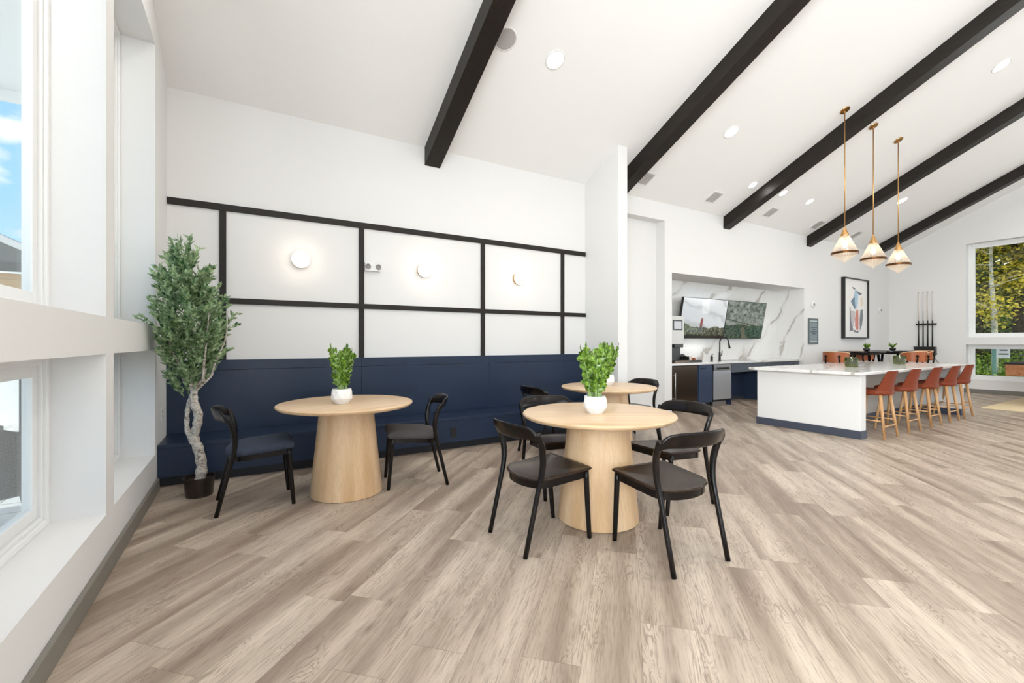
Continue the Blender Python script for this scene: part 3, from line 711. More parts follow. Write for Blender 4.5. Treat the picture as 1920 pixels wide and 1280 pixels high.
# ================================================================== table plants
def zz_leaf(bm, base, d, up, L, wd):
    d = d.normalized(); side = d.cross(up).normalized(); nn = side.cross(d).normalized()
    prof = [(0, .12), (.22, .8), (.5, 1.), (.78, .72), (1, 0.)]; mid = []; lf = []; rt = []
    for s, w in prof:
        p = base + d * (L * s) - nn * (L * .22 * s * s); mid.append(bm.verts.new(p))
        if w > 0: lf.append(bm.verts.new(p + side * wd * w + nn * wd * .35 * w)); rt.append(bm.verts.new(p - side * wd * w + nn * wd * .35 * w))
    for i in range(4):
        if i < 3:
            bm.faces.new((mid[i], mid[i + 1], lf[i + 1], lf[i])); bm.faces.new((mid[i + 1], mid[i], rt[i], rt[i + 1]))
        else:
            bm.faces.new((mid[i], mid[i + 1], lf[i])); bm.faces.new((mid[i + 1], mid[i], rt[i]))
def table_plant(loc, seed, label, hgt=.36, face_a=0.):
    R_ = random.Random(seed); t = thing('potted_plant', label, 'plant', loc, 0, 'green plants in faceted white pots')
    bm = new(); n = 9; prof = [(.055, 0, 0), (.088, .045, .5), (.085, .10, 1.0), (.078, .128, 1.5)]
    rings = [[bm.verts.new((r * math.cos(2 * PI * (i + o) / n), r * math.sin(2 * PI * (i + o) / n), z)) for i in range(n)] for r, z, o in prof]
    bm.faces.new(rings[0][::-1])
    for a, b in zip(rings, rings[1:]):
        for i in range(n): bm.faces.new((a[i], a[(i + 1) % n], b[i])); bm.faces.new((a[(i + 1) % n], b[(i + 1) % n], b[i]))
    rim = [bm.verts.new((v.co.x * .93, v.co.y * .93, .128)) for v in rings[-1]]; dn = [bm.verts.new((v.co.x * .9, v.co.y * .9, .10)) for v in rings[-1]]
    for a, b in ((rings[-1], rim), (rim, dn)):
        for i in range(n): bm.faces.new((a[i], a[(i + 1) % n], b[(i + 1) % n], b[i]))
    obj('pot', bm, M['ceramic'], t)
    bm = new(); lathe(bm, [(0, .112), (.072, .110)], 20, cap=False); obj('soil', bm, M['soil'], t)
    for k in range(11):
        a = 2 * PI * k / 11 + R_.uniform(-.3, .3); r0 = R_.uniform(.015, .045); h = hgt * R_.uniform(.78, 1.06); lean = R_.uniform(.035, .085)
        b0 = Vector((r0 * math.cos(a), r0 * math.sin(a), .105)); top = b0 + Vector((lean * math.cos(a), lean * math.sin(a), h))
        mid = (b0 + top) / 2 + Vector((-.012 * math.cos(a), -.012 * math.sin(a), .0)); pts = spline([b0, mid, top], 8)
        bm = new(); tube(bm, pts, [.008, .006, .0025], 8); st = obj('stem', bm, M['zz_stem'], t, True)
        bm = new(); N = 9
        for j in range(N):
            s = .22 + .76 * j / (N - 1); p = pts[int(s * (len(pts) - 1))]
            L = .074 * (1 - .35 * abs(s - .5)); ax = a + PI / 2 + (R_.uniform(-.5, .5))
            for sd in (-1, 1):
                dd = Vector((math.cos(ax) * sd + .35 * math.cos(a), math.sin(ax) * sd + .35 * math.sin(a), R_.uniform(.35, .9)))
                zz_leaf(bm, p, dd, Vector((math.cos(a), math.sin(a), R_.uniform(.1, .9))), L * R_.uniform(.85, 1.15), .0185)
        zz_leaf(bm, pts[-1], Vector((.4 * math.cos(a), .4 * math.sin(a), 1)), Vector((math.cos(a), math.sin(a), .2)), .055, .013)
        obj('leaves', bm, M['zz_leaf'], t, True, keep_normals=True)
    return t
table_plant((.70, 4.04, .787), 3, 'green plant in faceted white pot on the left round table')
table_plant((2.225, 2.53, .787), 8, 'green plant in faceted white pot on the nearest round table')
table_plant((3.80, 4.10, .787), 12, 'darker green plant in white pot on the farthest round table, half hidden')

# ================================================================== olive tree
TX, TY = -.352, 4.66
tree = thing('potted_olive_tree', 'tall potted olive tree with pale knotted trunk by the bench corner', 'tree', (TX, TY, 0))
bm = new(); lathe(bm, [(.092, 0), (.100, .005), (.113, .15), (.120, .152), (.120, .165), (.110, .165), (.106, .13), (0, .13)], 40); obj('pot', bm, M['plastic_pot'], tree, auto=40)
bm = new(); lathe(bm, [(0, .136), (.105, .134)], 24, cap=False); obj('soil', bm, M['soil'], tree)
rv = Vector((.8594, -.5113, 0)); fv = Vector((.5113, .8594, 0))   # along / across the trunk's sweep
def tp(a, z, b=0.): return rv * a + fv * b + Vector((0, 0, z))
bm = new()
def knob(pts, rr, seed, n=14, sub=8):
    P = spline(pts, sub); m = len(P); Rn = random.Random(seed); rad_ = [sval(rr, i / (m - 1)) * (1 + .09 * math.sin(i * 1.1 + seed) + Rn.uniform(-.05, .05)) for i in range(m)]; tube(bm, P, rad_, n)
knob([tp(.005, .12), tp(.012, .25, .01), tp(-.01, .40), tp(-.045, .50), tp(-.02, .60), tp(-.018, .70, .01), tp(-.05, .80), tp(-.045, .90)], [.042, .040, .038, .036, .034, .032, .034, .026], 2)
knob([tp(-.03, .44, -.02), tp(-.085, .55, -.02), tp(-.095, .68, -.015), tp(-.09, .78), tp(-.06, .86), tp(-.03, .95)], [.024, .019, .018, .019, .021, .016], 5, 10)
main_b = [([tp(-.045, .88), tp(-.06, 1.0), tp(-.075, 1.3), tp(-.10, 1.7, .05), tp(-.10, 2.05, .05)], [.024, .018, .013, .009, .004]),
          ([tp(-.04, .88), tp(-.12, .97), tp(-.20, 1.08, .03), tp(-.26, 1.3, .05), tp(-.28, 1.6)], [.018, .013, .010, .007, .003]),
          ([tp(-.04, .90), tp(.03, .96), tp(.06, 1.05, -.04), tp(.10, 1.3, -.06), tp(.12, 1.6, -.05)], [.018, .013, .010, .007, .003]),
          ([tp(-.03, .93), tp(.0, 1.02, .05), tp(.02, 1.3, .10), tp(.0, 1.75, .06), tp(-.05, 2.1)], [.016, .012, .010, .007, .003]),
          ([tp(-.05, .9), tp(-.09, 1.05, -.05), tp(-.16, 1.3, -.12), tp(-.18, 1.65, -.1)], [.016, .011, .008, .003]),
          ([tp(.02, .95), tp(.08, 1.02, .03), tp(.11, 1.12, .03), tp(.2, 1.35, .04), tp(.24, 1.55)], [.012, .009, .007, .003])]
for P, rr in main_b: knob(P, rr, 1, 8, 5)
bmesh.ops.transform(bm, matrix=Matrix.Identity(4), verts=bm.verts)
obj('trunk', bm, M['olive_bark'], tree, True)
Rn = random.Random(77); bm = new(); tb = new(); bt = new()
def half_w(z):     # canopy half width by height
    k = [(.96, .06), (1.05, .20), (1.2, .28), (1.35, .33), (1.5, .40), (1.62, .37), (1.72, .30), (1.8, .26), (1.92, .22), (2.05, .16), (2.16, .10), (2.24, .03)]
    for (a, b), (c, d) in zip(k, k[1:]):
        if a <= z <= c: return lerp(b, d, (z - a) / (c - a))
    return .03
def canopy_c(z): return -.125 + (.03 if z < 1.3 else 0) + .02 * math.sin(z * 5)
def oleaf(bm, p, d, L, wd):
    d = d.normalized(); sd = d.cross(Vector((Rn.uniform(-1, 1), Rn.uniform(-1, 1), Rn.uniform(-.3, 1)))).normalized(); nn = sd.cross(d)
    a = bm.verts.new(p); b = bm.verts.new(p + d * L * .45 + sd * wd); c = bm.verts.new(p + d * L - nn * L * .18); e = bm.verts.new(p + d * L * .45 - sd * wd); m = bm.verts.new(p + d * L * .5 - nn * wd * .5)
    bm.faces.new((a, b, m)); bm.faces.new((b, c, m)); bm.faces.new((c, e, m)); bm.faces.new((e, a, m))
for i in range(255):
    z = Rn.choice([Rn.uniform(.98, 2.2), Rn.uniform(1.15, 1.95)]); w = half_w(z); a = Rn.uniform(0, 2 * PI); r = w * math.sqrt(Rn.uniform(.05, 1)); cc = canopy_c(z)
    tip = Vector(tp(cc + r * math.cos(a), z, .9 * r * math.sin(a))); st = Vector(tp(cc * .9 + .35 * r * math.cos(a), z - Rn.uniform(.08, .20), .3 * r * math.sin(a)))
    def clear(v, m): return TX + v.x > XL + m or (v.z > 1.50 and 3.58 < TY + v.y < 4.88 and TX + v.x > XL - .20)
    if not clear(tip, .05): tip.x = XL + .06 - TX + Rn.uniform(0, .05)
    md = (tip + st) / 2 + Vector((0, 0, -.02)); P = spline([st, md, tip], 5); tube(tb, P, [.0035, .002, .001], 4)
    for j, p in enumerate(P):
        if j < 2: continue
        for s in range(2):
            dd = (P[min(j + 1, len(P) - 1)] - P[j - 1]).normalized() + Vector((Rn.uniform(-1, 1), Rn.uniform(-1, 1), Rn.uniform(-.55, .8))) * .95
            L = Rn.uniform(.05, .078); q = p + dd.normalized() * L
            if not clear(q, .012): continue
            oleaf(bm, p, dd, L, L * Rn.uniform(.17, .25))
    if i % 9 == 0:
        c = P[-2]; ov = bmesh.ops.create_icosphere(bt, subdivisions=1, radius=.008)['verts']
        for v in ov: v.co = Vector((v.co.x, v.co.y, v.co.z * 1.4)) + c + Vector((0, 0, -.012))
obj('twigs', tb, M['zz_stem'], tree, True); obj('foliage', bm, M['olive_leaf'], tree, keep_normals=True); obj('olives', bt, M['black_plastic'], tree, True)['kind'] = 'stuff'

# ================================================================== pendants
def pendant(x, label):
    z0 = zc(3.343); t = thing('pendant_light', label, 'pendant light', (x, 3.343, 0), 0, 'brass and ribbed glass pendants over the island')
    bm = new(); lathe(bm, [(0, 0), (.068, 0), (.072, -.008), (.068, -.016), (.02, -.02), (0, -.02)], 32); bm.transform(Matrix.Translation((0, 0, z0)) @ Matrix.Rotation(TILT, 4, 'X')); obj('canopy', bm, M['brass'], t, auto=40)
    bm = new(); bmesh.ops.create_uvsphere(bm, u_segments=16, v_segments=10, radius=.016); bmesh.ops.translate(bm, verts=bm.verts, vec=(0, 0, z0 - .035))
    tube(bm, [(0, 0, z0 - .035), (0, 0, 3.115)], .008, 12); obj('rod', bm, M['brass'], t, True)
    bm = new(); lathe(bm, [(0.008, 3.13), (.012, 3.115), (.062, 2.985), (.060, 2.978), (0, 3.0)], 40); obj('cap', bm, M['brass'], t, auto=40)
    bm = new(); tube(bm, [(0, 0, 2.99), (0, 0, 2.91)], .013, 12); obj('socket', bm, M['brass'], t, True)
    bm = new(); lathe(bm, [(0, 2.80), (.02, 2.808), (.034, 2.83), (.034, 2.85), (.02, 2.885), (.012, 2.91)], 20); obj('bulb', bm, M['bulb'], t, True)
    bm = new(); lathe(bm, [(.060, 2.980), (.175, 2.728)], 64, cap=False); obj('glass_shade', bm, M['ribbed'], t, True)
    bm = new(); lathe(bm, [(.175, 2.70), (0.002, 2.560)], 64, cap=False); obj('glass_bowl', bm, M['ribbed'], t, True)
    bm = new(); lathe(bm, [(.174, 2.695), (.181, 2.697), (.181, 2.731), (.174, 2.733), (.173, 2.714), (.174, 2.695)], 64, cap=False); obj('band', bm, M['bronze'], t, auto=40)
    l = light('pendant_glow', 'POINT', (0, 0, 2.84), (0, 0, 0), 7, (1, .78, .52), shadow_soft_size=.03); l.parent = t
pendant(8.075, 'brass and ribbed glass pendant hanging nearest, at the left of the three')
pendant(9.085, 'brass and ribbed glass pendant in the middle of the three over the island')
pendant(10.1, 'brass and ribbed glass pendant farthest right of the three over the island')

# ================================================================== island
t = thing('kitchen_island', 'white kitchen island with slate base strip and seating overhang', 'kitchen island', (7.11, 2.75, 0))
bm = new(); box(bm, .012, .17, .012, 1.43, .11, .873, .003); obj('end_panel', bm, M['island_white'], t)
bm = new(); box(bm, 3.93, 4.09, .012, 1.43, .11, .873, .003); obj('end_panel', bm, M['island_white'], t)
bm = new(); box(bm, .17, 3.93, .65, 1.42, .11, .873, .003); obj('body', bm, M['taupe'], t)
bm = new()
for b in ((0, .185, 0, 1.44), (3.915, 4.10, 0, 1.44), (.185, 3.915, .638, 1.44)): box(bm, b[0], b[1], b[2], b[3], 0.001, .11, .003)
obj('base_strip', bm, M['base_slate'], t)
bm = new(); box(bm, .5, 3.6, .35, .65, .861, .8725); obj('support_plate', bm, M['black_metal'], t)
tp_ = new(); box(tp_, 6.96, 11.30, 2.70, 4.225, .874, .914, .004); o = obj('stone_countertop', tp_, M['marble']); tag(o, 'white veined stone countertop on the kitchen island', 'countertop')
# bar stools
def make_stool(label):
    t = thing('bar_stool', label, 'bar stool')
    # shell : curved back that wraps forward
    bm = new(); N = 24; inner = []; outer = []
    for i in range(N + 1):
        s = -1 + 2 * i / N; a = s * rad(98)
        for side, lst, off in ((0, outer, 0), (1, inner, -.022)):
            col = []
            for j in range(9):
                v = j / 8; front = min(1, max(0, abs(s) - .40) / .34)
                ztop = .925 - .275 * front ** 1.1; z = lerp(.60, ztop, v)
                rx = .208 + .018 * v + off; ry = .185 + off; y = -.035 - ry * math.cos(a) - .055 * v * v * max(0, math.cos(a)) ; x = rx * math.sin(a)
                if abs(a) > PI / 2: y = -.035 + .23 * (abs(a) - PI / 2) / .14; x = rx * (1 if s > 0 else -1)
                y += (1 - v) * 0
                col.append(bm.verts.new((x, y, z)))
            lst.append(col)
    for L_ in (outer, inner):
        for a, b in zip(L_, L_[1:]):
            for j in range(8): bm.faces.new((a[j], a[j + 1], b[j + 1], b[j]))
    for a, b in zip(range(N), range(1, N + 1)):
        bm.faces.new((outer[a][8], outer[b][8], inner[b][8], inner[a][8])); bm.faces.new((outer[a][0], outer[b][0], inner[b][0], inner[a][0]))
    for k in (0, N):
        for j in range(8): bm.faces.new((outer[k][j], outer[k][j + 1], inner[k][j + 1], inner[k][j]))
    obj('backrest', bm, M['leather'], t, auto=50)
    bm = new(); P = [(-.20, .20), (-.17, .225), (.17, .225), (.20, .20), (.205, 0), (.20, -.10), (.15, -.19), (0, -.215), (-.15, -.19), (-.20, -.10), (-.205, 0)]
    plate(bm, P, 0, [(.9, .585), (1.0, .598), (1.03, .625), (1.02, .645), (.93, .660), (.6, .664)], 0.); obj('seat', bm, M['leather'], t, auto=60)
    for sx in (-1, 1):
        for sy in (-1, 1):
            bm = new(); tube(bm, [(sx * .215, sy * .205, 0), (sx * .15, sy * .135, .60)], [.0155, .022], 4 if False else 10); obj('leg', bm, M['stool_wood'], t, True)
    def at(sx, sy, z): k = z / .6; return (sx * lerp(.215, .15, k), sy * lerp(.205, .135, k), z)
    for a, b in ((at(-1, -1, .17), at(1, -1, .17)), (at(-1, 1, .22), at(1, 1, .22)), (at(-1, -1, .24), at(-1, 1, .24)), (at(1, -1, .24), at(1, 1, .24))):
        bm = new(); tube(bm, [a, b], .010, 8, rb=[.018, .018] if False else None); obj('stretcher', bm, M['stool_wood'], t, True)
    return t
st = make_stool('rust leather bar stool nearest us, first of five along the island'); st['group'] = 'rust leather bar stools at the island'; st.location = (7.58, 2.79, 0)
for x, l in ((8.43, 'rust leather bar stool second from the near end of the island'), (9.28, 'rust leather bar stool in the middle of the row of five'),
             (10.10, 'rust leather bar stool fourth from the near end of the island'), (10.87, 'rust leather bar stool at the far end of the island row')): dup(st, (x, 2.80 if x < 10.5 else 2.82, 0), 0, l)
# green glass vases
def vase(x, y, label):
    t = thing('glass_vase', label, 'vase', (x, y, .914), 0, 'green glass vessels on the island')
    bm = new(); lathe(bm, [(0, .0), (.078, 0), (.088, .006), (.093, .02), (.096, .158), (.0925, .158), (.088, .03), (.078, .018), (0, .018)], 40); obj('vessel', bm, M['green_glass'], t, auto=50)
vase(8.50, 3.42, 'short green glass vessel at the left on the island top')
vase(10.36, 3.41, 'short green glass vessel at the right on the island top')

# ================================================================== kitchen niche
t = thing('niche_countertop', '', 'countertop', (NX0, 5.66, 0))
bpy.data.objects.remove(t)
bm = new(); box(bm, NX0 + .006, NX1 - .006, 5.665, 6.268, .872, .913, .003); o = obj('stone_countertop', bm, M['marble']); tag(o, 'white veined stone countertop in the kitchen niche, under the screens', 'countertop')
FY = 5.70
# undercounter fridge
t = thing('undercounter_fridge', 'dark stainless undercounter fridge at the left end of the kitchen niche', 'fridge', (NX0 + .02, FY, 0))
bm = new(); box(bm, 0, .88, .03, .55, .09, .868, .004); obj('body', bm, M['black_metal'], t)
bm = new(); box(bm, .05, .85, -.005, .03, .10, .855, .006); obj('door', bm, M['steel_dark'], t)
bm = new(); tube(bm, [(.14, -.05, .20), (.14, -.05, .74)], .011, 12); tube(bm, [(.14, 0, .25), (.14, -.05, .25)], .008, 8); tube(bm, [(.14, 0, .69), (.14, -.05, .69)], .008, 8); obj('handle', bm, M['steel'], t, True)
bm = new(); box(bm, .03, .85, .03, .06, 0.001, .09); obj('kick_plate', bm, M['black_metal'], t)
# cabinet
t = thing('base_cabinet', 'narrow blue base cabinet between fridge and dishwasher', 'cabinet', (7.71, FY, 0))
bm = new(); box(bm, 0, .44, .02, .55, .10, .868, .002); obj('body', bm, M['cab_blue'], t)
bm = new(); box(bm, .006, .40, 0, .02, .105, .862, .002); obj('door', bm, M['cab_blue'], t)
bm = new(); tube(bm, [(.05, -.028, .80), (.17, -.028, .80)], .006, 8); tube(bm, [(.06, 0, .80), (.06, -.028, .80)], .005, 8); tube(bm, [(.16, 0, .80), (.16, -.028, .80)], .005, 8); obj('handle', bm, M['black_metal'], t, True)
bm = new(); box(bm, 0, .44, .07, .09, .001, .10); obj('toe_kick', bm, M['navy_dark'], t)
# dishwasher
t = thing('dishwasher', 'silver dishwasher with dark recessed handle in the kitchen niche', 'dishwasher', (8.17, FY, 0))
bm = new(); box(bm, 0, .58, .02, .55, .10, .868, .003); obj('body', bm, M['black_metal'], t)
bm = new(); box(bm, .006, .574, -.012, .02, .14, .735, .005); obj('door', bm, simple('light_steel_door', srgb(196, 200, 208), .35, .6), t)
bm = new(); box(bm, .006, .574, -.012, .02, .74, .862, .004); obj('control_panel', bm, M['steel'], t)
bm = new(); box(bm, .10, .48, -.028, -.010, .762, .80, .006); obj('handle', bm, M['black_plastic'], t)
bm = new(); box(bm, .0, .42, .01, .05, .001, .10, .003); obj('kick_plate', bm, M['steel'], t)
# sink base : open knee space with apron
t = thing('sink_base', 'blue-grey sink base with an open dark knee space below', 'cabinet', (8.78, FY, 0))
bm = new(); box(bm, 0, 1.27, 0, .02, .68, .868, .002); obj('apron', bm, M['cab_grey'], t)
bm = new(); box(bm, 0, .02, .02, .555, .001, .868); obj('side_panel', bm, M['cab_blue'], t)
bm = new(); box(bm, 1.25, 1.27, .02, .555, .001, .868); obj('side_panel', bm, M['cab_blue'], t)
bm = new(); box(bm, .02, 1.25, .54, .558, .001, .868); obj('back_panel', bm, M['cab_blue'], t)
bm = new(); box(bm, .02, 1.25, .50, .54, .001, .09); obj('base_strip', bm, M['base_slate'], t)
def drawer_unit(x, w, label, cols):
    t = thing('drawer_cabinet', label, 'cabinet', (x, FY, 0), 0, 'blue-grey drawer cabinets in the kitchen niche')
    bm = new(); box(bm, 0, w, .02, .55, .10, .868, .002); obj('body', bm, M['cab_blue'], t)
    bm = new(); box(bm, 0, w, .07, .09, .001, .10); obj('toe_kick', bm, M['navy_dark'], t)
    cw = w / cols
    for c in range(cols):
        bm = new(); box(bm, c * cw + .004, (c + 1) * cw - .004, 0, .02, .70, .862, .002); d = obj('drawer', bm, M['cab_grey'], t)
        bm = new(); cx = (c + .5) * cw; tube(bm, [(cx - .06, -.028, .80), (cx + .06, -.028, .80)], .006, 8); tube(bm, [(cx - .05, 0, .80), (cx - .05, -.028, .80)], .005, 8); tube(bm, [(cx + .05, 0, .80), (cx + .05, -.028, .80)], .005, 8); obj('handle', bm, M['black_metal'], d, True)
        bm = new(); box(bm, c * cw + .004, (c + 1) * cw - .004, 0, .02, .105, .692, .002); obj('door', bm, M['cab_blue'], t)
drawer_unit(10.06, .40, 'narrow blue-grey drawer cabinet next to the sink base', 1)
drawer_unit(10.47, .99, 'wide blue-grey drawer cabinet at the right end of the niche', 2)
# sink, faucet, soap
t = thing('undermount_sink', 'steel sink set in the kitchen niche countertop', 'sink', (9.4, 5.97, .913))
bm = new(); 
for b in ((-.36, -.34, -.2, .2), (.34, .36, -.2, .2), (-.34, .34, -.2, -.18), (-.34, .34, .18, .2)): box(bm, b[0], b[1], b[2], b[3], .0005, .003)
obj('rim', bm, M['steel'], t)
bm = new(); box(bm, -.34, .34, -.18, .18, .0005, .0015); obj('basin', bm, M['steel'], t)
t = thing('kitchen_faucet', 'tall matte black gooseneck faucet on the kitchen countertop', 'faucet', (8.96, 6.10, .913), rad(-20))
bm = new(); lathe(bm, [(.030, 0), (.030, .01), (.024, .014), (.022, .16), (.016, .20)], 20); obj('base', bm, M['black_metal'], t, auto=40)
bm = new(); P = [(0, 0, .19), (0, 0, .34)] + [(.11 - .11 * math.cos(a), 0, .40 + .11 * math.sin(a)) for a in [i * PI / 10 for i in range(0, 10)]] + [(.225, 0, .36)]
tube(bm, P, .013, 12); obj('spout', bm, M['black_metal'], t, True)
bm = new(); tube(bm, [(.222, 0, .385), (.245, 0, .27)], [.015, .024], 14); obj('spray_head', bm, M['black_metal'], t, True)
bm = new(); tube(bm, [(.02, 0, .12), (.05, 0, .12), (.058, 0, .22)], [.010, .012, .009], 10); obj('lever', bm, M['black_metal'], t, True)
t = thing('soap_dispenser', 'small black soap dispenser left of the black faucet', 'soap dispenser', (8.72, 6.13, .913))
bm = new(); lathe(bm, [(.025, 0), (.027, .01), (.027, .09), (.012, .10), (.012, .115)], 20); obj('bottle', bm, M['black_plastic'], t, auto=40)
bm = new(); tube(bm, [(0, 0, .11), (0, 0, .13), (0, -.035, .132)], .006, 8); obj('pump', bm, M['black_plastic'], t, True)
# coffee machine + grinder base
t = thing('coffee_machine', 'tall white and silver coffee machine with a square screen, at the niche edge', 'coffee machine', (7.05, 5.86, .914))
bm = new(); box(bm, 0, .42, 0, .34, .36, .92, .012); obj('housing', bm, M['silver_plastic'], t)
bm = new(); box(bm, .08, .36, -.008, 0.002, .64, .84, .006); f = obj('screen_bezel', bm, M['black_plastic'], t)
bm = new(); box(bm, .115, .325, -.011, -.004, .665, .815); obj('screen', bm, emissive('pale_lit_screen', (.85, .87, .9), .75), t)
bm = new(); box(bm, .02, .38, .06, .34, .0, .36, .004); obj('column', bm, M['black_plastic'], t)
bm = new(); box(bm, .10, .36, -.03, .07, .30, .36, .008); obj('spout_head', bm, M['black_plastic'], t)
bm = new(); box(bm, .0, .42, -.12, .1, .0, .05, .006); obj('drip_tray', bm, M['steel_dark'], t)
t = thing('condiment_tray', 'black tray with small packets beside the coffee machine', 'tray', (7.52, 5.78, .914))
bm = new(); prism(bm, [(0, 0), (.40, 0), (.38, .05), (.14, .17), (0, .14)], 0, .012, 'y'); bmesh.ops.translate(bm, verts=bm.verts, vec=(0, .26, 0)); prism(bm, [(0, 0), (.40, 0), (.39, .045), (0, .045)], 0, .012, 'y'); box(bm, 0, .40, .012, .26, 0, .01); box(bm, 0, .012, .012, .26, .01, .12); obj('tray_body', bm, M['black_plastic'], t)
Rn = random.Random(5)
for k in range(12):
    m = [M['tan_leather'], M['white_plastic'], M['pale_wood'], M['leather']][k % 4]; g = thing('drink_packet', ['brown', 'white', 'cream', 'rust red'][k % 4] + ' packet in the ' + ['back' if k > 5 else 'front'][0] + ' row of the black tray, ' + ['at its left end', 'second from left', 'third from left', 'third from right', 'second from right', 'at its right end'][k % 6], 'packet', (7.56 + (k % 6) * .05, 5.84 + (k // 6) * .08, .926), Rn.uniform(-.2, .2), 'packets in the black tray')
    bm = new(); box(bm, -.018, .018, -.012, .012, 0, .07 + .05 * Rn.random() - .006 * (k % 6), .002); obj('packet_body', bm, m, g)
# two screens
def tvl(u, v):
    c = mixc(srgb(205, 212, 218), srgb(232, 234, 233), (u + v) * .5)
    r = math.sin((v * 2.2 + u * 1.0 + .35 * fbm(u * 2, v * 2, 3)) * 7.0); c = mixc(c, srgb(176, 182, 184), max(0, r) ** 4 * .6)
    if .5 < u + v * .1 < .66 and v > .62: c = mixc(c, (1, 1, 1), .5)
    hill = .40 - .10 * u + .05 * fbm(u * 3, 1, 0)
    if v < hill: c = mixc(c, srgb(168, 170, 160), (hill - v) * 5)
    bush = .27 + .12 * math.exp(-((u - .04) / .16) ** 2) + .05 * fbm(u * 7, 3, 1) + .05 * max(0, u - .55)
    if v < bush:
        n = fbm(u * 26, v * 20, 5); g1 = mixc(srgb(72, 96, 48), srgb(96, 98, 82), u * 1.6); c = mixc(g1, srgb(24, 32, 22), .45 + n * .9 + (.16 - v) * 2.2)
        if n < -.25: c = mixc(c, srgb(152, 158, 122), .5)
    if v < .06: c = srgb(34, 30, 26)
    px = (u - .455) / .034; pz = (v - .16) / .36
    if .64 < pz < 1.0 and abs(px) < (.8 if pz < .88 else .42): c = srgb(150, 82, 80) if abs(px) < .62 or pz > .88 else srgb(116, 84, 84)
    elif .28 < pz <= .64 and abs(px + .05) < .85:
        c = srgb(150, 88, 82) if pz > .42 else srgb(104, 84, 90)
    elif 0 < pz <= .30 and (abs(px + .35) < .2 or abs(px - .25) < .2): c = srgb(58, 62, 84)
    return c
def tvr(u, v):
    n = fbm(u * 9, v * 9, 8); n2 = fbm(u * 34, v * 5, 2); c = mixc(srgb(92, 104, 94), srgb(150, 156, 148), .5 + n)
    c = mixc(c, srgb(176, 182, 172), max(0, n2) * .6 * (1 if v > .4 else .2))
    if v > .55: c = mixc(c, srgb(52, 74, 54), max(0, .3 + fbm(u * 14, v * 12, 4) * 1.4 + (v - .8) * 1.2 + (u - .6) * .6))
    if abs(v - (.50 - .22 * (u - .1))) < .018: c = mixc(c, srgb(50, 62, 38), .6)
    low = .36 + .06 * fbm(u * 6, 0, 7)
    if v < low: c = mixc(srgb(74, 100, 80), srgb(24, 42, 34), .5 + fbm(u * 18, v * 18, 9) * 1.1)
    if v < .30 and abs(u - (.50 + .25 * (.0 - v) + .02)) < .03 + .10 * (.3 - v): c = mixc(c, srgb(120, 108, 92), .6)
    return c
def screen(x, label, fn):
    a = math.atan2(.15, .845); t = thing('wall_screen', label, 'television', (x, 6.14, 1.40), 0, 'paired screens above the kitchen counter')
    t.rotation_euler = (a, 0, 0)
    bm = new(); box(bm, .002, 1.488, 0, .05, 0, .856, .004); obj('casing', bm, M['black_plastic'], t)
    o = paint_grid('display', 1.468, .836, 150, 84, fn, .12, .9, t); o.location = (.012, -.002, .010)
    bm = new(); box(bm, .6, .9, .05, .10, .25, .6); obj('wall_bracket', bm, M['black_metal'], t)
screen(7.627, 'left wall screen showing a person in a red jacket in pale fog', tvl)
screen(9.120, 'right wall screen showing a dim green forest path', tvr)

# ================================================================== bar tables and tan chairs beyond the island
def bar_table(x, y, label):
    t = thing('bar_table', label, 'table', (x, y, 0), 0, 'black round bar tables beyond the island')
    bm = new(); lathe(bm, [(0, 1.075), (.44, 1.075), (.46, 1.085), (.46, 1.105), (0, 1.108)], 48); obj('tabletop', bm, M['black_wood'], t, auto=40)
    bm = new(); box(bm, -.27, .27, -.27, .27, 1.02, 1.075, .004); obj('apron', bm, M['black_metal'], t)
    for sx in (-1, 1):
        for sy in (-1, 1): bm = new(); tube(bm, [(sx * .34, sy * .34, 0), (sx * .24, sy * .24, 1.03)], [.018, .028], 10); obj('leg', bm, M['black_leg'], t, True)
bar_table(12.55, 4.85, 'black bar table with a small succulent, left one beyond the island')
bar_table(14.05, 4.82, 'black bar table with a small succulent, right one in front of the corner')
def succulent(x, y, seed, label):
    R_ = random.Random(seed); t = thing('potted_succulent', label, 'plant', (x, y, 1.108), 0, 'small succulents on the bar tables')
    bm = new(); lathe(bm, [(.03, 0), (.055, .015), (.068, .045), (.06, .07), (.05, .068), (0, .06)], 20); obj('pot', bm, M['black_plastic'], t, auto=50)
    bm = new()
    for k in range(26):
        a = R_.uniform(0, 2 * PI); el = R_.uniform(.9, 2.4); zz_leaf(bm, Vector((0, 0, .06)), Vector((math.cos(a), math.sin(a), el)), Vector((-math.sin(a), math.cos(a), .3)), R_.uniform(.10, .17), .014)
    obj('leaves', bm, M['zz_leaf'], t, True, keep_normals=True)
succulent(12.55, 4.75, 1, 'small succulent in black pot on the left bar table'); succulent(13.92, 4.72, 2, 'small succulent in black pot on the right bar table')
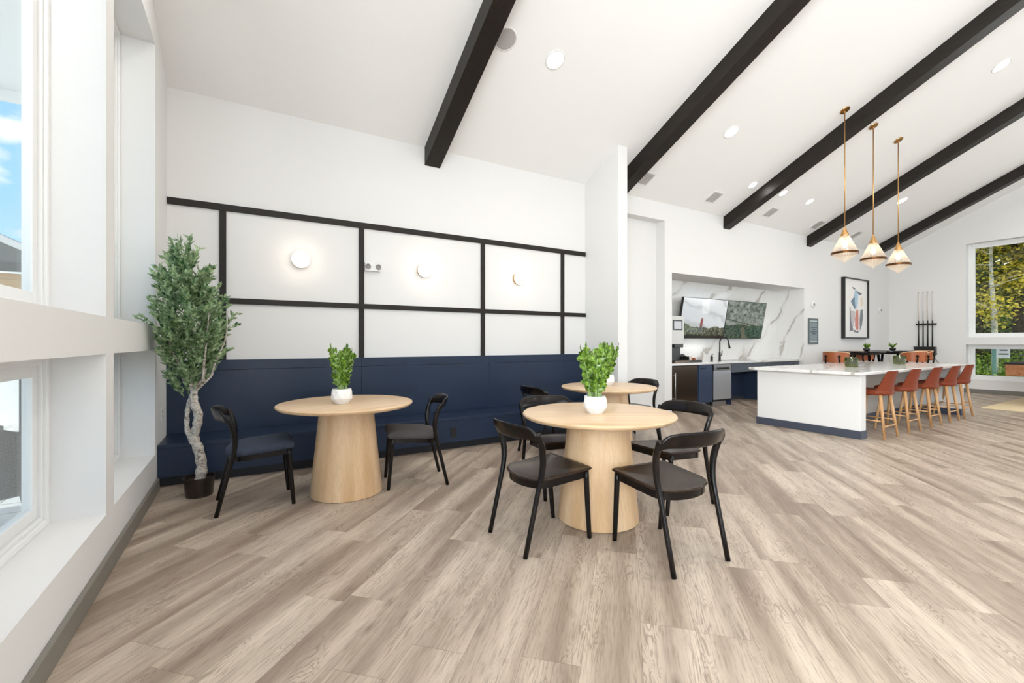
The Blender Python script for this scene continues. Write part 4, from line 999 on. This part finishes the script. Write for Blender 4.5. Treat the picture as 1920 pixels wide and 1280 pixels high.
def make_barchair(label):
    t = thing('bar_chair', label, 'bar chair')
    bm = new(); N = 22; A = []; B = []
    for i in range(N + 1):
        a = rad(-112 + 224 * i / N); e = abs(i / N * 2 - 1)
        for off, L_ in ((0, A), (-.018, B)):
            r = .25 + off; zt = 1.10 - .06 * e ** 3; zb = .86 + .05 * e ** 2
            L_.append([bm.verts.new((r * math.sin(a), -.02 - r * math.cos(a) * .95, z)) for z in (zb, (zb + zt) / 2, zt)])
    for L_ in (A, B):
        for a, b in zip(L_, L_[1:]):
            for j in range(2): bm.faces.new((a[j], a[j + 1], b[j + 1], b[j]))
    for i in range(N):
        for j in (0, 2): bm.faces.new((A[i][j], A[i + 1][j], B[i + 1][j], B[i][j]))
    for k in (0, N):
        for j in range(2): bm.faces.new((A[k][j], A[k][j + 1], B[k][j + 1], B[k][j]))
    obj('backrest', bm, M['tan_leather'], t, auto=50)
    bm = new(); P = [Vector((.25 * math.sin(rad(a)), -.02 - .2375 * math.cos(rad(a)), 1.102 - .06 * abs(a / 112) ** 3)) for a in range(-112, 113, 8)]; tube(bm, P, .011, 8); obj('edge_trim', bm, M['pale_wood'], t, True)
    bm = new(); lathe(bm, [(0, .70), (.20, .70), (.225, .715), (.225, .745), (.20, .76), (0, .765)], 32); obj('seat', bm, M['tan_leather'], t, auto=50)
    for sx in (-1, 1):
        bm = new(); tube(bm, [(sx * .2, .2, 0), (sx * .16, .15, .72)], [.014, .018], 8); obj('leg', bm, M['black_leg'], t, True)
        bm = new(); tube(bm, [(sx * .2, -.24, 0), (sx * .15, -.2, .72), (sx * .13, -.262, .92), (sx * .13, -.262, 1.0)], [.014, .018, .016, .016], 8); bmesh.ops.create_uvsphere(bm, u_segments=12, v_segments=8, radius=.028, matrix=Matrix.Translation((sx * .13, -.262, 1.0))); obj('leg', bm, M['black_leg'], t, True)
    return t
bc = make_barchair('tan leather bar chair farthest left beyond the island'); bc['group'] = 'tan bar chairs beyond the island'; bc.location = (11.55, 4.95, 0); bc.rotation_euler = (0, 0, face(8))
dup(bc, (13.25, 5.12, 0), face(0), 'tan leather bar chair seen through the legs of the left bar table')
dup(bc, (13.42, 4.18, 0), face(62), 'tan leather bar chair in front of the right bar table, its back to us')
dup(bc, (14.62, 4.42, 0), face(150), 'tan leather bar chair at the right, under the cue rack')
# pool table, rug
t = thing('pool_table', 'corner of a pool table with walnut rail and black cover, right edge', 'pool table', (13.55, .2, 0))
bm = new(); prism(bm, [(.06, .62), (0, .86), (2.5, .86), (2.44, .62)], 1.3, 2.52, 'y'); bm.transform(Matrix.Identity(4)); obj('rail_body', bm, M['table_wood'], t)
bm = new(); box(bm, -.02, 2.52, 1.28, 2.54, .855, .895, .008); obj('cover', bm, M['felt'], t)
for x in (.9, 2.15):
    for y in (1.55, 2.25): bm = new(); box(bm, x - .07, x + .07, y - .07, y + .07, .006, .63, .01); obj('leg', bm, M['table_wood'], t)
bm = new(); box(bm, 12.58, 16.1, .2, 2.86, .001, .012, .002); o = obj('area_rug', bm, M['canvas']); tag(o, 'flat tan rug on the floor under the pool table', 'rug')

# ================================================================== outside, right : woodland
M['leaf_green'] = leaf('wood_leaf_green', srgb(66, 106, 32), srgb(180, 208, 88), .6, .45, 2.)
M['leaf_dark'] = leaf('wood_leaf_dark', srgb(50, 68, 38), srgb(130, 146, 92), .6, .3, 2.)
M['leaf_yellow'] = leaf('wood_leaf_yellow', srgb(178, 160, 44), srgb(250, 232, 104), .6, .5, 2.)
M['ground'] = simple('leafy_ground', srgb(86, 84, 56), .95, nscale=6, namt=.35, bstr=.5)
def pavers():
    t = NT('grey_square_pavers'); s = t.n('ShaderNodeSeparateXYZ'); g = t.n('ShaderNodeNewGeometry'); t.lk(g.outputs['Position'], s.inputs[0])
    e = []
    for k in (0, 1):
        f = t.math('FRACT', t.math('DIVIDE', s.outputs[k], .30)); e.append(t.math('MINIMUM', f, t.math('SUBTRACT', 1, f)))
    j = t.math('LESS_THAN', t.math('MINIMUM', e[0], e[1]), .02); n = t.noise(g.outputs['Position'], 9, 4)
    t.bsdf(t.mix(j, t.mix(n, srgb(196, 198, 198), srgb(222, 224, 222)), srgb(96, 98, 96)), .8, bump=j, bstr=.2); return t.m
M['pavers'] = pavers()
bm = new(); box(bm, 16.62, 60, -30, 40, -.6, -.25); tag(obj('woodland_ground', bm, M['ground']), 'leafy ground of the woodland outside the right window', 'ground')
bm = new(); gx, gy = 26, 34; V = []
for i in range(gx + 1):
    for j in range(gy + 1):
        x = 30 + i * 1.1; y = -14 + j * 1.3; V.append(bm.verts.new((x, y, -.3 + max(0, (x - 30)) * .62 + 1.2 * fbm(x * .25, y * .25) + .4 * fbm(x, y))))
for i in range(gx):
    for j in range(gy): k = i * (gy + 1) + j; bm.faces.new((V[k], V[k + gy + 1], V[k + gy + 2], V[k + 1]))
hm = NT('brushy_hillside'); hn = hm.noise(hm.obj(), 3.5, 8, .7); hm.bsdf(hm.ramp(hn, [(.38, srgb(44, 50, 26)), (.5, srgb(104, 112, 50)), (.6, srgb(186, 176, 78))]), .9, bump=hn, bstr=1., bdist=.3)
tag(obj('wooded_hillside', bm, hm.m, smooth=True), 'brushy hillside rising behind the woodland trees', 'hillside')
def leafcard(bm, p, R_, L):
    d = Vector((R_.uniform(-1, 1), R_.uniform(-1, 1), R_.uniform(-.7, .7))).normalized(); s = d.cross(Vector((R_.uniform(-1, 1), R_.uniform(-1, 1), 1))).normalized() * L * .35
    a, b, c, e = p, p + d * L * .5 + s, p + d * L, p + d * L * .5 - s; bm.faces.new([bm.verts.new(v) for v in (a, b, c, e)])
def tree_out(x, y, h, lm, bmat, seed, label, r0=.16, crown=(.25, 1.0), cw=1.8, nl=2600, L=.12):
    R_ = random.Random(seed); t = thing('woodland_tree', label, 'tree', (x, y, -.26), 0, 'woodland trees outside the right window')
    bm = new(); P = spline([(0, 0, 0), (R_.uniform(-.1, .1), R_.uniform(-.1, .1), h * .35), (R_.uniform(-.3, .3), R_.uniform(-.3, .3), h * .7), (R_.uniform(-.4, .4), R_.uniform(-.4, .4), h)], 6); tube(bm, P, [r0, r0 * .8, r0 * .5, .02], 10)
    br = []
    for k in range(16):
        s = lerp(crown[0], .95, R_.random()); p = P[int(s * (len(P) - 1))]; a = R_.uniform(0, 2 * PI); l = cw * R_.uniform(.5, 1.)
        e = p + Vector((math.cos(a) * l, math.sin(a) * l, R_.uniform(-.1, .8))); m = (p + e) / 2 + Vector((0, 0, R_.uniform(.0, .25))); Q = spline([p, m, e], 4); tube(bm, Q, [r0 * .25, r0 * .15, .01], 6); br.append(Q)
    obj('trunk', bm, bmat, t, True)
    bm = new()
    for k in range(nl):
        Q = R_.choice(br); p = R_.choice(Q[2:]); p = p + Vector((R_.gauss(0, .32), R_.gauss(0, .32), R_.gauss(0, .28))) * (cw / 1.8)
        leafcard(bm, p, R_, L * R_.uniform(.6, 1.2))
    obj('foliage', bm, lm, t, keep_normals=True)
kinds = [('leaf_green', 'bark_dark', 'leafy green woodland tree'), ('leaf_yellow', 'bark_dark', 'yellow-leaved woodland tree'), ('leaf_dark', 'bark_dark', 'dark evergreen woodland tree'), ('leaf_yellow', 'bark_pale', 'pale-barked yellow tree')]
spec = [(21.5, 4.55, 6.5, 3, .09, 'pale-barked tree with yellow leaves in the middle of the woodland window', .28), (24.5, 5.75, 9, 1, .16, 'yellow-leaved tree at the left of the woodland window', .3), (23.5, 5.35, 6, 2, .12, 'dark leafy tree low at the left of the woodland window', .1), (26, 4.9, 10, 1, .18, 'tall yellow tree rising behind the pale-barked tree', .35),
        (24.0, 4.1, 8.5, 3, .07, 'slim white-barked tree at the right of the woodland window', .45), (27.5, 6.4, 10, 0, .2, 'broad green tree deep in the woodland at left', .15), (28, 3.6, 10, 2, .2, 'dark tree deep in the woodland at right', .12), (30, 5.4, 12, 2, .25, 'tallest dark tree at the back of the woodland', .1),
        (25, 2.4, 9, 1, .16, 'yellow tree right of the view through the window', .3), (23, .8, 8, 0, .16, 'green tree outside the next gable window', .2), (26, 8.2, 9, 2, .18, 'dark tree behind the corner of the building', .15), (27, -1.5, 9, 1, .18, 'yellow tree farther along the gable side', .25), (31, 8, 12, 2, .25, 'dark backdrop tree behind the corner', .1), (32, 2.2, 12, 2, .25, 'dark backdrop tree right of the view', .1)]
for i, (x, y, h, k, r0, lab, c0) in enumerate(spec):
    tree_out(x, y, h, M[kinds[k][0]], M[kinds[k][1]], 100 + i, lab, r0, (c0, 1.), 1.7 if h < 9 else 2.4, 3600 if h < 9 else 5600, .13 if h < 9 else .17)
for i, (x, y, s) in enumerate(((19.6, 5.0, .9), (20.3, 4.4, .8), (21.0, 5.4, 1.1), (21.6, 3.9, 1.), (20.8, 3.3, .9), (22.6, 4.7, 1.3), (20.2, 1.8, 1.), (21.4, 6.4, 1.2), (23.4, 5.9, 1.5), (23.8, 4.0, 1.5))):
    R_ = random.Random(i + 40); t = thing('undergrowth_bush', 'green bush in the undergrowth outside, %s' % ['nearest the glass', 'right behind the sign post', 'left below the dark tree', 'right of the pale trunk', 'far right below the window', 'behind the pale trunk', 'outside the next gable window', 'left behind the corner', 'deep behind the yellow tree', 'deep behind the slim white tree'][i], 'bush', (x, y, -.26), 0, 'undergrowth bushes')
    bm = new(); 
    for k in range(14):
        a = R_.uniform(0, 2 * PI); tube(bm, [(0, 0, 0), (.5 * s * math.cos(a) * R_.random(), .5 * s * math.sin(a) * R_.random(), s * R_.uniform(.6, 1.1))], [.015, .004], 5)
    obj('stems', bm, M['bark_pale'], t)
    bm = new()
    for k in range(1500): leafcard(bm, Vector((R_.gauss(0, .32 * s), R_.gauss(0, .32 * s), abs(R_.gauss(.42 * s, .3 * s)))), R_, .10 * R_.uniform(.6, 1.3))
    obj('foliage', bm, M['leaf_green'], t, keep_normals=True)
t = thing('street_sign_post', 'green metal post carrying a small white sign outside the right window', 'sign post', (20, 4.24, -.26))
bm = new(); box(bm, -.03, .03, -.045, .045, 0, 1.75, .004); obj('post', bm, simple('green_galvanised_post', srgb(120, 158, 150), .5), t)
bm = new(); box(bm, -.045, -.03, -.34, -.05, 1.09, 1.72, .003); o = obj('sign_plate', bm, M['white_plastic'], t)
for k, (a, b) in enumerate(((-.31, -.09), (-.29, -.12), (-.31, -.1), (-.26, -.14))):
    bm = new(); box(bm, -.048, -.0445, a, b, 1.20 + k * .12, 1.235 + k * .12); obj('lettering', bm, M['black_plastic'], o)
for k, z in enumerate((5.0, 4.65)):
    bm = new(); P = [(19.5, -12 + i * 1.5, z + .00045 * (i * 1.5 - 17) ** 2 - .1) for i in range(25)]; tube(bm, P, .018, 6); tag(obj('overhead_cable', bm, M['black_metal'], smooth=True), ['upper', 'lower'][k] + ' black overhead cable crossing the woodland window', 'cable', 'overhead cables')

# ================================================================== outside, left : patio
bm = new(); box(bm, -12, -1.0, -12, 14, -.25, -.05); struct('ground_patio', bm, M['pavers']); bpy.data.objects['ground_patio'].name = 'patio_floor'
bpy.data.objects['patio_floor']['label'] = 'grey square paving of the patio outside the left windows'; bpy.data.objects['patio_floor']['category'] = 'paving'; del bpy.data.objects['patio_floor']['kind']
t = thing('porch_roof', 'white porch soffit seen through the top of the left window', 'roof', (-1.05, 3.0, 3.95))
bm = new(); box(bm, -3.2, 0, 0, 3.7, 0, .2, .01); obj('soffit', bm, M['vinyl'], t)
bm = new(); box(bm, -3.2, 0, 3.7, 3.78, -.1, .3, .01); obj('fascia', bm, M['vinyl'], t)
def wicker():
    t = NT('charcoal_wicker'); o = t.obj(); s = t.n('ShaderNodeSeparateXYZ'); t.lk(o, s.inputs[0])
    u = t.math('SINE', t.math('MULTIPLY', t.math('ADD', s.outputs[0], s.outputs[1]), 210)); v = t.math('SINE', t.math('MULTIPLY', s.outputs[2], 260)); w = t.math('MULTIPLY', u, v)
    t.bsdf(t.ramp(w, [(.3, srgb(48, 46, 46)), (.7, srgb(88, 86, 86))]), .6, bump=w, bstr=.5); return t.m
M['wicker'] = wicker()
t = thing('patio_chair', 'charcoal wicker patio armchair outside the near left window', 'patio chair', (-1.52, 4.42, -.05), rad(-60))
bm = new(); N = 20; A = []; B = []
for i in range(N + 1):
    a = rad(-115 + 230 * i / N); e = abs(i / N * 2 - 1)
    for off, L_ in ((0, A), (-.035, B)):
        zt = .90 - .16 * e ** 2; L_.append([bm.verts.new(((.33 + off + .03 * v) * math.sin(a), -(.30 + off + .05 * v) * math.cos(a), lerp(.36, zt, v))) for v in (0, .5, 1)])
for L_ in (A, B):
    for a, b in zip(L_, L_[1:]):
        for j in range(2): bm.faces.new((a[j], a[j + 1], b[j + 1], b[j]))
for i in range(N):
    for j in (0, 2): bm.faces.new((A[i][j], A[i + 1][j], B[i + 1][j], B[i][j]))
obj('backrest', bm, M['wicker'], t, auto=50)
bm = new(); lathe(bm, [(0, .34), (.30, .34), (.32, .36), (.31, .42), (0, .43)], 32); obj('seat', bm, M['wicker'], t, auto=50)
for sx in (-1, 1):
    for sy in (-1, 1): bm = new(); tube(bm, [(sx * .30, sy * .28, 0), (sx * .24, sy * .22, .36)], [.022, .038], 8); obj('leg', bm, M['wicker'], t, True)
t = thing('patio_railing', 'dark wide-topped railing with slim posts beyond the patio chair', 'railing', (-5.2, 6.1, -.05))
bm = new(); box(bm, 0, 3.9, -.06, .06, 1.03, 1.17, .005); obj('top_rail', bm, M['black_metal'], t)
for k in range(9): bm = new(); box(bm, .1 + k * .46, .13 + k * .46, -.015, .015, 0, 1.03); obj('post', bm, M['black_metal'], t)
bm = new(); box(bm, -9, -1.2, 10.5, 10.7, -.05, 2.0); tag(obj('garden_wall', bm, M['vinyl']), 'low bright white garden wall beyond the railing', 'garden wall')
# neighbouring building
t = thing('neighbour_building', 'neighbouring house with orange-tan siding, dark band and grey gable roof', 'building', (-9.6, 19.5, 0))
def siding():
    t = NT('orange_tan_lap_siding'); s = t.n('ShaderNodeSeparateXYZ'); t.lk(t.obj(), s.inputs[0]); f = t.math('FRACT', t.math('DIVIDE', s.outputs[2], .19))
    t.bsdf(t.ramp(f, [(0, srgb(160, 108, 66)), (.07, srgb(236, 176, 114)), (1., srgb(242, 186, 126))]), .6, bump=f, bstr=.4, bdist=.02); return t.m
bm = new(); box(bm, 0, 4.3, 0, 6, 0, 3.42); obj('siding_wall', bm, siding(), t)
bm = new(); box(bm, -.1, 4.5, -.35, 0, 3.43, 3.72, .01); obj('band_beam', bm, M['black_metal'], t)
bm = new(); box(bm, -.1, 4.5, -.40, -.36, 3.38, 3.43); obj('band_edge', bm, M['vinyl'], t)
bm = new(); prism(bm, [(-.2, 3.75), (4.4, 3.75), (1.4, 5.4)], 0.0, 6, 'y'); obj('gable_wall', bm, M['base_grey'], t)
gr = simple('grey_shingle_roof', srgb(120, 130, 142), .7)
bm = new(); prism(bm, [(1.2, 5.35), (4.9, 3.55), (4.9, 3.75), (1.2, 5.58)], -.6, 6, 'y'); prism(bm, [(1.2, 5.35), (1.2, 5.58), (-2., 3.9), (-2., 3.7)], -.6, 6, 'y'); obj('roof', bm, gr, t)
bm = new(); prism(bm, [(1.2, 5.33), (4.9, 3.53), (4.9, 3.72), (1.2, 5.56)], -.72, -.6, 'y'); obj('roof_fascia', bm, M['silver_plastic'], t)
